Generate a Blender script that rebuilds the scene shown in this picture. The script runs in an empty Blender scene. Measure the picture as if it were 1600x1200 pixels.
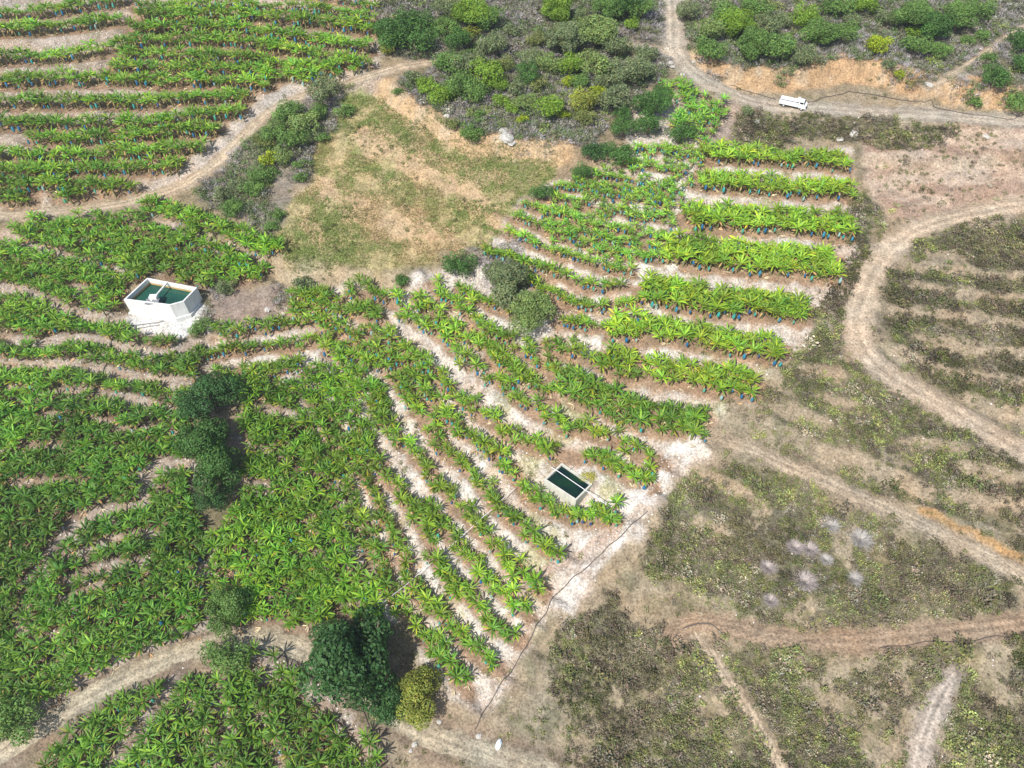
import bpy, bmesh, math, random
import numpy as np
from mathutils import Vector, Matrix
random.seed(7); RNG = np.random.default_rng(7)
SC = bpy.context.scene
COL = SC.collection
# ---------------------------------------------------------------- camera, sky, sun, exposure
PITCH = math.radians(50.0); DIST = 131.0
CAM = np.array([0.0, -DIST*math.cos(PITCH), DIST*math.sin(PITCH)])
LENS = 25.0; FPX = 1600/36*LENS
cd = bpy.data.cameras.new('camera'); cam = bpy.data.objects.new('camera', cd); COL.objects.link(cam)
cam.location = CAM; cam.rotation_euler = (math.radians(90)-PITCH, 0, 0)
cd.lens = LENS; cd.sensor_width = 36; cd.clip_start = 1; cd.clip_end = 5000
SC.camera = cam
SUN_DIR = np.array([-0.60, -0.80]); SUN_DIR = SUN_DIR/np.linalg.norm(SUN_DIR); SUN_EL = math.radians(50)
w = bpy.data.worlds.new('World'); SC.world = w; w.use_nodes = True
nt = w.node_tree; bg = nt.nodes['Background']
sky = nt.nodes.new('ShaderNodeTexSky'); sky.sky_type = 'NISHITA'; sky.sun_disc = False
sky.sun_elevation = SUN_EL; sky.sun_rotation = math.atan2(SUN_DIR[0], SUN_DIR[1])
nt.links.new(sky.outputs[0], bg.inputs[0]); bg.inputs[1].default_value = 0.13
sd = bpy.data.lights.new('sun', 'SUN'); sun = bpy.data.objects.new('sun', sd); COL.objects.link(sun)
sd.energy = 4.6; sd.angle = math.radians(0.6); sd.color = (1.0, 0.965, 0.9)
sv = Vector((SUN_DIR[0]*math.cos(SUN_EL), SUN_DIR[1]*math.cos(SUN_EL), math.sin(SUN_EL)))
sun.rotation_euler = sv.to_track_quat('Z', 'Y').to_euler()
SC.view_settings.view_transform = 'Standard'; SC.view_settings.look = 'None'
SC.view_settings.gamma = 1; SC.view_settings.use_curve_mapping = False
SC.view_settings.exposure = 0.46
# ---------------------------------------------------------------- noise
TAB = RNG.random((256, 256))
def vnoise(x, y):
    xi = np.floor(x).astype(int); yi = np.floor(y).astype(int)
    fx = x-xi; fy = y-yi; fx = fx*fx*(3-2*fx); fy = fy*fy*(3-2*fy)
    a = TAB[xi & 255, yi & 255]; b = TAB[(xi+1) & 255, yi & 255]
    c = TAB[xi & 255, (yi+1) & 255]; d = TAB[(xi+1) & 255, (yi+1) & 255]
    return (a*(1-fx)+b*fx)*(1-fy)+(c*(1-fx)+d*fx)*fy
def fbm(x, y, s, o=4, seed=0):
    x = np.asarray(x, float)/s+seed*17.3; y = np.asarray(y, float)/s+seed*9.7
    r = 0; a = 0.5; t = 0
    for k in range(o):
        r = r+a*vnoise(x, y); t += a; a *= 0.5; x = x*2.03+5.1; y = y*2.03+1.7
    return r/t
def sstep(a, b, x):
    t = np.clip((x-a)/(b-a), 0, 1); return t*t*(3-2*t)
# ---------------------------------------------------------------- terrain grid
RES = 0.4
X0, X1, Y0, Y1 = -142.0, 142.0, -78.0, 128.0
gx = np.arange(X0, X1+1e-6, RES); gy = np.arange(Y0, Y1+1e-6, RES)
NX, NY = len(gx), len(gy)
GX, GY = np.meshgrid(gx, gy)          # [iy, ix]
SLOPE = 0.27
def H0(x, y):
    z = SLOPE*y
    z = z+10.0*sstep(-45, 45, x-0.25*y)*sstep(70, -40, y)-4.0*sstep(70, -40, y)
    z = z+3.5*np.sin(x/47+1.3)*np.sin(y/39+0.4)+1.4*np.sin(x/21+y/33)
    z = z+(fbm(x, y, 14, 3, 3)-0.5)*1.6
    return z
HG = H0(GX, GY)
def Hs(x, y):
    fx = np.clip((np.asarray(x, float)-X0)/RES, 0, NX-1.001); fy = np.clip((np.asarray(y, float)-Y0)/RES, 0, NY-1.001)
    ix = fx.astype(int); iy = fy.astype(int); fx = fx-ix; fy = fy-iy
    return (HG[iy, ix]*(1-fx)+HG[iy, ix+1]*fx)*(1-fy)+(HG[iy+1, ix]*(1-fx)+HG[iy+1, ix+1]*fx)*fy
cp, sp_ = math.cos(PITCH), math.sin(PITCH)
FW = np.array([0, cp, -sp_]); UP = np.array([0, sp_, cp]); RT = np.array([1.0, 0, 0])
def rays(px, py):
    px = np.asarray(px, float); py = np.asarray(py, float)
    return FW+((px-800)/FPX)[..., None]*RT+((600-py)/FPX)[..., None]*UP
def at(px, py, h=0.0):
    d = rays(px, py); off = np.zeros(d.shape[:-1])
    for k in range(30):
        t = (CAM[2]-SLOPE*CAM[1]-off)/(SLOPE*d[..., 1]-d[..., 2])
        x = CAM[0]+t*d[..., 0]; y = CAM[1]+t*d[..., 1]
        off = off*0.3+0.7*(Hs(x, y)+h-SLOPE*y)
    return np.stack([x, y, Hs(x, y)], -1)
def at_z(px, py, z):
    d = rays(px, py); t = (z-CAM[2])/d[..., 2]
    return CAM+t[..., None]*d
def project(p):
    q = np.asarray(p, float)-CAM; dz = q@FW
    return 800+FPX*(q@RT)/dz, 600-FPX*(q@UP)/dz, dz
def W(pts, h=0.0):
    a = np.array(pts, float); return at(a[:, 0], a[:, 1], h)[:, :2]
def smoothline(p, step=0.8):
    p = np.asarray(p, float)
    for _ in range(2):
        q = [p[0]]
        for a, b in zip(p[:-1], p[1:]): q += [a*0.75+b*0.25, a*0.25+b*0.75]
        q.append(p[-1]); p = np.array(q)
    s = np.r_[0, np.cumsum(np.linalg.norm(np.diff(p, axis=0), axis=1))]
    n = max(2, int(s[-1]/step)); u = np.linspace(0, s[-1], n)
    return np.stack([np.interp(u, s, p[:, k]) for k in range(p.shape[1])], 1)
def fields(lines, R):
    """distance, side (+ is downhill) and line id on the grid"""
    D = np.full((NY, NX), 1e3); S = np.zeros((NY, NX)); I = np.full((NY, NX), -1)
    for li, P in enumerate(lines):
        for a, b in zip(P[:-1], P[1:]):
            i0 = max(0, int((min(a[0], b[0])-R-X0)/RES)); i1 = min(NX, int((max(a[0], b[0])+R-X0)/RES)+2)
            j0 = max(0, int((min(a[1], b[1])-R-Y0)/RES)); j1 = min(NY, int((max(a[1], b[1])+R-Y0)/RES)+2)
            if i1 <= i0 or j1 <= j0: continue
            sx = GX[j0:j1, i0:i1]; sy = GY[j0:j1, i0:i1]; d = b-a; L = d@d+1e-9
            t = np.clip(((sx-a[0])*d[0]+(sy-a[1])*d[1])/L, 0, 1)
            ex = sx-a[0]-t*d[0]; ey = sy-a[1]-t*d[1]; dd = np.hypot(ex, ey)
            n = np.array([d[1], -d[0]]); n = n if n[1] < 0 or (n[1] == 0 and n[0] < 0) else -n
            m = dd < D[j0:j1, i0:i1]
            D[j0:j1, i0:i1][m] = dd[m]; S[j0:j1, i0:i1][m] = np.sign(ex*n[0]+ey*n[1])[m]; I[j0:j1, i0:i1][m] = li
    return D, S, I
def inpoly(x, y, P):
    r = np.zeros(np.shape(x), bool); j = len(P)-1
    for i in range(len(P)):
        xi, yi = P[i]; xj, yj = P[j]
        if yi != yj: r ^= ((yi > y) != (yj > y)) & (x < (xj-xi)*(y-yi)/(yj-yi)+xi)
        j = i
    return r
def blur(a, n=1):
    for _ in range(n):
        b = np.pad(a, 1, mode='edge')
        a = (b[1:-1, 1:-1]*4+b[:-2, 1:-1]*2+b[2:, 1:-1]*2+b[1:-1, :-2]*2+b[1:-1, 2:]*2+b[:-2, :-2]+b[:-2, 2:]+b[2:, :-2]+b[2:, 2:])/16
    return a
# ---------------------------------------------------------------- layout (points read off the plot, laid on the terrain)
ROADS = {  # name: (points, width m)
 'upper_left_track': ([(690,96),(640,101),(600,112),(560,128),(533,136),(483,147),(443,160),(400,193),(350,247),(300,283),(250,302),(200,317),(133,327),(50,333),(-40,338)], 3.0),
 'upper_road': ([(1046,-40),(1050,0),(1053,40),(1052,72),(1062,97),(1090,120),(1130,144),(1175,159),(1240,169),(1320,174),(1400,175),(1480,181),(1560,188),(1650,194)], 4.6),
 'side_spur': ([(1052,86),(1030,76),(1005,72),(975,70)], 2.8),
 'bend_road': ([(1650,316),(1590,322),(1540,330),(1470,345),(1420,365),(1390,390),(1365,420),(1347,460),(1336,505),(1345,545),(1380,583),(1440,617),(1500,650),(1560,685),(1650,735)], 4.6),
 'sandy_track': ([(1120,685),(1170,700),(1220,725),(1280,750),(1340,775),(1400,800),(1450,822),(1500,848),(1560,880),(1650,920)], 2.6),
 'rutted_road': ([(1650,972),(1600,975),(1540,983),(1460,991),(1380,1001),(1300,1003),(1220,1000),(1160,985),(1110,972),(1075,977),(1045,1000)], 2.7),
 'scrub_track': ([(1085,985),(1110,1020),(1140,1068),(1175,1118),(1200,1158),(1235,1230)], 1.8),
 'pale_track': ([(1495,1050),(1478,1075),(1458,1110),(1445,1150),(1425,1230)], 2.6),
 'lower_road': ([(-40,1200),(0,1176),(50,1145),(100,1112),(150,1082),(200,1056),(250,1034),(300,1013),(350,1002),(400,998),(450,1006),(500,1030),(540,1056),(580,1087),(620,1120),(660,1145),(710,1165),(760,1178),(820,1192),(900,1225)], 3.2),
 'ridge_track': ([(1660,10),(1600,40),(1570,60),(1545,78),(1515,100),(1480,120),(1455,132)], 1.6),
}
# (points, lanes, tint, size, bag chance)
AT = (.120,.230,.034); DT = (.180,.295,.040); ET = (.140,.245,.036); LT = (.088,.190,.030); GT = (.112,.228,.028); FT = (.155,.285,.055)
ROWS = [
 ([(-30,20),(50,15),(110,9),(135,5)],2,AT,1.13,.3),([(140,3),(200,-4)],2,AT,1.13,.3),
 ([(-30,47),(60,43),(120,36),(190,27)],2,AT,1.13,.3),([(210,6),(300,4),(400,2),(470,10),(590,25)],1,AT,1,.5),
 ([(440,-18),(500,-10),(560,0),(590,5)],1,AT,.9,.4),
 ([(215,23),(300,21),(400,23),(480,30),(590,44)],2,AT,1.13,.35),
 ([(200,42),(300,38),(400,44),(480,56),(577,74)],2,AT,1.13,.3),([(200,62),(300,60),(400,65),(490,82),(583,101)],2,AT,1.13,.25),
 ([(185,80),(300,82),(400,90),(470,103),(553,110)],2,AT,1.13,.3),([(170,100),(300,103),(400,108),(470,118),(500,122)],2,AT,1.13,.2),
 ([(-30,90),(60,86),(120,81),(165,73),(200,62)],2,AT,1.13,.3),
 ([(-30,126),(60,123),(130,121),(260,124),(400,128),(418,130)],2,AT,1.13,.4),
 ([(-30,160),(130,157),(260,155),(385,148)],2,AT,1.13,.35),([(-30,189),(100,192),(200,188),(300,178),(380,172)],2,AT,1.13,.35),
 ([(45,213),(120,216),(230,208),(345,200)],2,AT,1.13,.35),([(-30,240),(100,243),(200,236),(325,230)],2,AT,1.13,.35),
 ([(-30,263),(150,262),(230,259),(290,258)],2,AT,1.13,.35),([(-30,283),(100,284),(160,288),(210,295)],2,AT,1.13,.35),
 ([(-30,302),(42,308)],2,AT,1.13,.3),([(90,303),(130,307),(172,314)],2,AT,1.13,.4),
 # right block
 ([(1100,236),(1160,238),(1230,244),(1325,249)],4,DT,1.05,.45),([(1090,276),(1160,284),(1250,290),(1335,296)],4,DT,1.05,.4),
 ([(1072,335),(1150,338),(1250,345),(1335,352)],5,DT,1.12,.35),([(1040,386),(1120,396),(1200,402),(1310,411)],6,DT,1.12,.35),
 ([(820,430),(855,450),(890,468),(930,474),(980,470),(1020,456)],1,ET,.85,.4),
 ([(1000,446),(1050,457),(1120,467),(1200,472),(1262,482)],5,DT,1.1,.35),
 ([(870,497),(900,503),(950,505)],1,ET,.85,.5),([(950,506),(1000,510),(1060,518),(1120,527),(1180,537),(1222,547)],4,DT,1.1,.35),
 ([(850,530),(880,540),(910,553),(940,562)],1,ET,.95,.4),([(940,560),(980,568),(1030,575),(1090,585),(1150,595),(1182,602)],4,DT,1.1,.3),
 ([(675,437),(700,462),(725,480),(750,500),(780,520),(800,535),(830,548),(855,565),(875,582)],1,ET,1,.4),
 ([(875,584),(900,603),(940,622),(1000,643),(1060,657),(1102,663)],4,(.12,.23,.04),1.12,.3),
 ([(545,449),(597,457),(620,468),(640,488),(662,500),(690,515),(707,535),(725,552),(742,570),(757,582),(780,595),(800,607),(815,620),(835,632),(855,646),(900,664),(937,673),(965,686),(990,698),(1035,718)],1,ET,1,.45),
 ([(650,462),(675,480),(700,500),(725,518),(750,532),(765,545),(785,557),(800,570),(825,587),(845,600),(862,614)],2,ET,.9,.4),
 ([(715,445),(750,465),(780,477),(800,484)],1,ET,.85,.4),
 ([(790,396),(830,408),(865,420),(900,436),(940,446),(985,440)],1,ET,.85,.5),
 ([(755,385),(800,400),(830,430),(850,460),(860,480)],1,ET,.75,.5),
 ([(330,516),(360,512),(400,509),(430,505),(452,494),(482,490),(510,497),(530,509),(555,517),(580,516),(600,520),(625,535),(645,547),(662,560),(680,578),(700,598),(717,615),(732,630),(755,645),(775,657),(800,675),(825,689),(850,697),(880,707),(925,712)],1,ET,1,.45),
 ([(452,458),(490,457),(530,462)],2,ET,.95,.3),([(455,474),(500,472),(535,475)],1,ET,.9,.3),
 ([(540,482),(560,480),(592,492)],2,ET,1,.3),([(930,708),(960,722),(985,735),(1015,752)],2,ET,.95,.5),
 ([(310,551),(345,546),(380,541),(420,535),(450,537),(465,535),(482,526),(500,530),(515,540),(535,550),(560,551),(582,560),(602,571),(625,595),(640,618),(657,645),(672,668),(690,687),(700,705),(720,718),(738,735),(748,755),(765,770),(780,790),(795,806),(812,820),(837,840),(855,855),(875,861)],1,ET,1.03,.35),
 ([(500,512),(540,530),(590,545),(620,556),(650,585),(667,600),(680,626),(700,645),(722,665),(740,685),(765,695),(785,707),(800,727),(812,750),(830,770),(855,790),(885,801),(925,808),(965,806)],1,ET,1.03,.45),
 ([(330,586),(360,580),(390,573),(430,572),(468,568)],2,ET,.95,.4),
 ([(585,620),(600,650),(620,675),(645,702),(667,727),(685,750),(702,775),(720,789),(732,807),(745,828),(765,838),(785,862),(802,880),(820,895),(835,908),(852,918)],1,ET,1.03,.35),
 ([(665,785),(690,818),(717,850),(745,880),(762,900),(780,920),(802,937),(825,955)],1,ET,1,.45),
 ([(560,680),(590,720),(615,755),(632,775),(650,800),(665,830),(678,865),(692,888),(710,910),(730,928),(747,944),(765,965),(788,985),(815,1001)],1,ET,1.05,.3),
 ([(535,690),(560,720),(580,762),(600,800),(615,828),(628,860),(635,895),(650,925),(677,947),(698,966),(715,988),(735,1008),(755,1025),(778,1040)],1,ET,1,.3),
 ([(520,700),(540,750),(555,795),(570,825),(588,860),(602,885),(612,920),(620,945),(635,968),(655,988),(680,1010),(700,1032),(718,1055),(730,1076)],1,ET,1,.3),
 # sparse young plants, upper right
 ([(783,355),(830,372),(875,390),(915,402),(950,412),(990,422)],1,FT,.78,.4),([(795,330),(835,345),(870,360),(910,373),(950,384),(990,393),(1035,398)],1,FT,.78,.4),
 ([(815,312),(860,325),(910,340),(960,352),(1010,360),(1055,366)],1,FT,.74,.38),([(830,300),(880,307),(930,316),(980,326),(1050,334)],1,FT,.7,.38),
 ([(865,282),(920,290),(970,300),(1050,309)],1,FT,.62,.5),([(920,262),(970,272),(1010,280),(1060,287)],1,FT,.6,.5),
 ([(900,275),(950,284),(1000,292),(1062,298)],1,FT,.55,.4),([(960,242),(1010,250),(1065,262)],1,FT,.62,.5),([(985,222),(1040,228),(1095,234)],1,FT,.62,.5),
 ([(850,340),(900,355),(960,368),(1020,378),(1050,384)],1,FT,.62,.5),([(1075,380),(1150,386),(1200,388)],0,FT,.6,.2),
 # upper left of middle block
 ([(215,312),(260,325),(310,341),(360,360),(435,390)],3,GT,1,.2),([(285,352),(330,380),(380,402),(415,425)],1,GT,1,.4),
]
FILLS = [  # polygon, tint, spacing, size, bag
 ([(5,358),(60,338),(150,330),(215,333),(250,350),(330,388),(412,420),(405,440),(345,437),(310,452),(240,430),(190,440),(193,492),(200,520),(320,540),(300,600),(290,612),(-30,615),(-30,385),(0,380)],(.105,.21,.03),1.38,1,.06),
 ([(-30,590),(100,598),(200,612),(292,626),(300,680),(290,760),(320,830),(310,940),(322,985),(250,1012),(190,1040),(130,1070),(90,1090),(60,1110),(-30,1160)],LT,1.38,1.02,.05),
 ([(365,595),(400,585),(470,600),(500,560),(560,568),(600,600),(610,640),(590,690),(560,700),(545,760),(560,850),(590,920),(605,975),(570,960),(500,972),(400,985),(335,945),(320,850),(370,790),(385,700),(370,600)],GT,1.38,1.0,.05),
 ([(30,1230),(100,1148),(185,1092),(260,1054),(320,1052),(375,1024),(405,1012),(440,1028),(480,1062),(520,1100),(560,1140),(590,1165),(600,1230)],(.085,.175,.03),1.55,1.05,.08),
 ([(905,770),(945,778),(985,797),(985,812),(950,826),(915,818),(880,803)],ET,1.9,.95,.5),
 ([(1030,124),(1075,130),(1142,165),(1128,200),(1100,220),(1050,215),(1045,190),(1060,165)],(.12,.25,.045),1.9,.9,.35),
 ([(930,248),(1060,215),(1110,225),(1060,330),(1035,400),(960,410),(850,370),(850,300)],FT,1.75,.68,.4),
]
GAPS = [  # stony terrace banks, (points, width m, paleness)
 ([(228,786),(200,800),(170,800),(130,825),(106,838)],2.0,.8),([(100,845),(85,868),(62,895),(50,910)],1.2,.5),
 ([(240,840),(210,843),(180,846),(150,862),(120,870),(95,877)],1.3,.6),([(75,927),(100,912),(130,897),(165,886),(230,881)],1.1,.4),
 ([(92,950),(130,931),(158,917)],1.3,.5),([(222,775),(226,755),(240,735),(275,730),(310,738)],2.2,.9),
 ([(25,975),(60,1012),(100,992)],1.1,.4),([(-30,455),(35,455),(60,470),(97,482)],1.6,.6),([(97,490),(125,497),(150,503),(190,507)],2.2,.8),
 ([(-30,530),(30,535),(57,543)],1.5,.6),([(58,547),(90,533),(130,535),(165,540),(200,550),(240,562),(275,555),(300,548)],2.0,.8),
 ([(-30,572),(50,577),(100,573),(150,580),(200,592),(250,600),(305,606)],2.2,.8),([(10,612),(60,616)],1.2,.5),([(80,618),(120,615),(165,621),(200,627),(240,636),(275,650)],1.4,.55),
 ([(140,655),(170,668),(215,680),(250,668),(285,690)],1.0,.4),([(0,700),(60,705),(110,700)],.8,.3),([(120,760),(60,755),(20,765)],.9,.3),
 ([(5,370),(40,388),(100,405),(140,414)],1.5,.8),([(262,352),(285,366),(325,380),(360,393),(405,412)],1.3,.8),
 ([(160,422),(185,425)],1.3,.6),([(110,452),(140,458)],1.0,.5),([(282,1060),(270,1085),(240,1120),(210,1157),(175,1210)],1.7,.7),
 ([(295,1098),(310,1130),(325,1160),(350,1215)],1.0,.6),([(330,1068),(347,1110),(362,1150)],.9,.5),([(405,1045),(430,1050),(450,1040)],2.2,.8),
 ([(470,1080),(500,1095),(540,1125),(570,1190)],1.8,.4),([(400,1110),(420,1150),(440,1210)],.9,.4),
 ([(535,705),(545,745),(560,800)],.9,.6),([(533,722),(530,760),(535,800),(550,845),(562,880),(580,912)],.7,.5),([(455,620),(480,640),(510,700)],.6,.4),([(400,640),(430,650),(455,648)],1.0,.6),
 ([(365,690),(400,700),(420,710)],.9,.4),([(300,905),(330,880),(325,850)],1.0,.4),([(385,760),(420,765)],.9,.4),([(470,790),(490,860),(500,900)],.4,.3),([(515,800),(530,860),(545,905)],.5,.4),
 ([(60,650),(100,655)],.7,.3),([(520,560),(570,563),(600,585)],1.2,.8),
]
SCRUBGAPS = [([(1417,413),(1500,423),(1650,433)],1.0),([(1427,443),(1473,453),(1540,463),(1650,467)],1.0),([(1387,483),(1447,487),(1533,497),(1650,512)],1.3),
 ([(1433,530),(1507,543),(1650,552)],1.0),([(1400,547),(1447,563)],1.2),([(1467,573),(1533,590),(1650,597)],1.3),([(1517,623),(1567,643),(1650,652)],2.0),
 ([(1250,573),(1317,587)],1.4),([(1200,667),(1250,690),(1317,717),(1400,743),(1447,770)],2.6),([(1420,687),(1510,700)],1.2),([(1510,730),(1650,760)],1.8),([(1483,773),(1650,800)],1.6),
 ([(1280,620),(1330,632)],1.0),([(1230,640),(1290,660)],1.3),([(1200,800),(1150,760),(1090,740)],1.0),([(1090,812),(1130,830)],.9),([(1440,800),(1500,832),(1560,860),(1650,905)],1.0)]
SCARPS = [([(1085,105),(1130,125),(1175,133),(1230,131),(1275,122),(1330,119),(1385,124),(1430,138),(1470,148),(1540,160),(1650,170)],2.6,2.4),
 ([(598,148),(622,168),(650,188),(685,210),(725,230),(765,238),(820,243),(872,245)],2.2,2.0),
 ([(440,425),(500,432),(560,436),(620,440)],1.4,1.5),([(1345,250),(1400,262),(1480,262),(1600,250),(1650,245)],1.2,2.0)]
POLY = dict(
 hill=[(530,150),(590,135),(620,170),(700,228),(870,243),(872,262),(800,332),(760,375),(700,400),(650,425),(540,425),(440,412),(430,380),(470,300),(520,200)],
 thicket=[(590,-40),(1042,-40),(1042,80),(1030,130),(985,150),(900,245),(760,230),(680,200),(630,140),(690,95),(600,88)],
 upper_thicket=[(1068,-40),(1650,-40),(1650,175),(1520,160),(1450,135),(1400,112),(1320,102),(1220,116),(1120,108),(1075,75)],
 track_thicket=[(300,312),(340,275),(400,215),(450,165),(510,125),(560,135),(545,170),(500,240),(465,290),(430,375),(400,360),(330,330)],
 bare=[(1345,210),(1500,195),(1650,205),(1650,310),(1540,325),(1440,350),(1380,330),(1355,280)],
 sc2=[(1150,180),(1250,182),(1370,178),(1510,205),(1500,220),(1430,235),(1390,235),(1340,225),(1200,230),(1150,225)],
 sc3=[(1650,330),(1480,355),(1425,385),(1390,440),(1382,520),(1415,565),(1500,620),(1650,705)],
 sc4=[(1190,600),(1240,580),(1320,575),(1350,590),(1480,660),(1650,762),(1650,870),(1500,815),(1400,775),(1280,725),(1190,680)],
 sc5=[(1040,760),(1090,725),(1160,725),(1280,770),(1400,830),(1500,870),(1580,920),(1580,955),(1480,975),(1300,985),(1200,975),(1110,950),(1040,920),(1000,870)],
 sc6=[(880,990),(930,920),(1000,1000),(1060,1000),(1200,1018),(1300,1020),(1480,1005),(1650,1000),(1650,1250),(880,1250),(860,1060)],
 sc7=[(1335,285),(1375,330),(1350,400),(1330,450),(1300,560),(1200,610),(1250,530),(1310,420)],
 block=[(1090,225),(1140,215),(1340,235),(1350,350),(1310,430),(1260,520),(1190,615),(1110,680),(1040,740),(990,830),(900,905),(850,970),(790,1060),(735,1100),(690,1070),(640,1000),(600,930),(560,800),(540,700),(480,600),(400,600),(320,590),(310,500),(440,480),(450,445),(620,440),(720,400),(790,340),(860,275),(950,235),(1010,140),(1080,130)],
 white1=[(197,497),(292,494),(312,470),(322,480),(300,512),(286,530),(250,522),(200,512)],
 white2=[(1020,720),(1080,680),(1100,690),(1070,730),(1040,770),(990,810),(970,790)],
 white3=[(870,930),(900,880),(950,835),(990,820),(975,850),(930,890),(895,950),(875,985)],
 pale4=[(440,560),(505,545),(505,585),(460,600),(420,595)],
 pale5=[(630,490),(650,475),(700,520),(760,560),(740,570),(680,540)],
 pale6=[(750,560),(700,600),(760,660),(800,650)],
 purple=[(315,440),(440,445),(450,480),(400,505),(330,505)],
 corner=[(735,1100),(850,1000),(880,1060),(900,1200),(760,1180)],
 bare2=[(960,900),(1040,900),(1045,940),(1000,960),(955,930)], bare3=[(940,1010),(1000,1010),(1005,1060),(950,1065)],
 bare4=[(860,1130),(900,1100),(960,1150),(1040,1160),(1060,1230),(860,1230)],
 bare5=[(1120,640),(1190,620),(1260,680),(1240,725),(1150,700),(1110,690)],
 belowroad=[(590,1150),(640,1150),(760,1190),(760,1230),(590,1230)],
 brushleft=[(740,385),(820,380),(830,440),(800,480),(760,460),(740,420)],
)
# ---- scarps and roads shape the land first
scl = [smoothline(W(p)) for p, h, wd in SCARPS]
add = np.zeros_like(HG)
for l, (p, h, wd) in zip(scl, SCARPS):
    D, S, I = fields([l], 16)
    sg = -S*D
    add += h*sstep(-wd*0.6, wd*0.6, sg+1.2*(fbm(GX, GY, 4, 2, 5)-.5))*np.exp(-np.clip(D-2, 0, 99)/9)
HG = HG+add
roadl = {k: smoothline(W(p), 0.8) for k, (p, wd) in ROADS.items()}
names = list(ROADS)
RD, RS, RI = fields([roadl[k] for k in names], 9)
for k, n in enumerate(names):      # level the bed across its width
    l = roadl[n]; z = Hs(l[:, 0], l[:, 1]); zz = np.convolve(np.pad(z, 6, mode='edge'), np.ones(13)/13, 'valid')
    m = (RI == k) & (RD < ROADS[n][1]/2+3.0)
    jy, jx = np.nonzero(m); px_, py_ = gx[jx], gy[jy]
    out = np.empty(len(jx))
    for s in range(0, len(jx), 4000):
        d2 = (px_[s:s+4000, None]-l[None, :, 0])**2+(py_[s:s+4000, None]-l[None, :, 1])**2
        wgt = np.exp(-(d2-d2.min(1, keepdims=True))/1.0); out[s:s+4000] = (wgt*zz).sum(1)/wgt.sum(1)
    f = sstep(ROADS[n][1]/2+3.0, ROADS[n][1]/2+0.4, RD[jy, jx])
    HG[jy, jx] = HG[jy, jx]*(1-f)+out*f
roadw = np.array([ROADS[n][1] for n in names]+[0.0])
# ---- terraces
CH = 1.7
rowl = [smoothline(W(r[0], CH), 0.6) for r in ROWS]
WPOLY = {k: W(v, CH if k in ('block',) else 0) for k, v in POLY.items()}
fillp = [W(f[0], CH) for f in FILLS]
gapl = [smoothline(W(g[0], 0.3), 0.6) for g in GAPS]
sgl = [smoothline(W(g[0], 0.3), 0.6) for g in SCRUBGAPS]
rD, rS, rI = fields(rowl, 7)
gD, gS, gI = fields(gapl, 7)
qD, qS, qI = fields(sgl, 6)
lan = np.array([max(r[1], 1) for r in ROWS]+[1]); half = 0.55+0.60*lan
rDe = np.maximum(rD-(half[rI]-1.1), 0)
ter = np.clip(rD*rS, -2.4, 2.4)/2.4*0.62*np.exp(-np.clip(rD-3.2, 0, 9)/1.5)
gsel = np.where(rD < 3.4, 0, 1)
ter = ter*1.0+np.where(gD < 7, -gS*0.65*sstep(0, 1.0, gD)*np.exp(-np.clip(gD-1, 0, 9)/2.0), 0)*gsel
ter += np.where(qD < 6, -qS*0.75*sstep(0, 1.2, qD)*np.exp(-np.clip(qD-1, 0, 9)/1.8), 0)
ter = blur(ter, 2)
rf = sstep(roadw[RI]/2+0.3, roadw[RI]/2+2.0, RD)
HG = HG+ter*rf+(fbm(GX, GY, 1.6, 3, 8)-.5)*0.34*rf+(fbm(GX, GY, 5, 2, 9)-.5)*0.5*rf
# ---------------------------------------------------------------- ground colour (what the soil itself is coloured)
wx = GX+(fbm(GX, GY, 5, 3, 1)-.5)*7; wy = GY+(fbm(GX, GY, 5, 3, 2)-.5)*7
wx2 = GX+(fbm(GX, GY, 2, 3, 11)-.5)*2.4; wy2 = GY+(fbm(GX, GY, 2, 3, 12)-.5)*2.4
n1 = fbm(GX, GY, 6, 4, 21); n2 = fbm(GX, GY, 2.2, 3, 22); n3 = fbm(GX, GY, 18, 3, 23); n4 = fbm(GX, GY, 1.0, 2, 24)
C3 = lambda *c: np.array(c, float)
colr = np.ones((NY, NX, 3))*C3(.37,.29,.19)
rock = np.zeros((NY, NX))+0.3
def mix(m, c):
    global colr
    m = np.clip(m, 0, 1)[..., None]; colr = colr*(1-m)+np.asarray(c)*m
def P(name, warp=1):
    return inpoly(wx if warp == 1 else wx2, wy if warp == 1 else wy2, WPOLY[name])*1.0
mix(sstep(.45,.65,n1)*.7, C3(.20,.18,.10)); mix(sstep(.5,.7,n3)*.5, C3(.44,.36,.26))
scrubm = sum(P(k) for k in ('sc2','sc3','sc4','sc5','sc6','sc7'))
scrubm = blur(np.clip(scrubm, 0, 1), 2)
mix(scrubm*.95, C3(.185,.17,.11)); mix(scrubm*sstep(.57,.65,n1)*.9, C3(.42,.345,.24)); mix(scrubm*sstep(.50,.62,n2)*.5, C3(.33,.28,.16)); mix(scrubm*sstep(.55,.7,n2)*.5, C3(.15,.14,.075))
qm = sstep(1.3, .3, qD/np.array([g[1] for g in SCRUBGAPS]+[1])[qI]-0.3*(n2-.5)*4)
mix(qm*.9, C3(.43,.34,.235))
for k in ('thicket','upper_thicket','track_thicket'):
    m = blur(P(k), 3); mix(m*.9, C3(.235,.205,.165)); mix(m*sstep(.55,.7,n2)*.6, C3(.36,.31,.26)); mix(m*sstep(.5,.65,n1)*.6, C3(.15,.16,.08))
m = blur(P('hill'), 2); mix(m, C3(.40,.35,.17)); mix(m*sstep(.38,.56,n2)*.85, C3(.235,.27,.09)); mix(m*sstep(.5,.62,n1)*.5, C3(.60,.44,.26))
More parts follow.
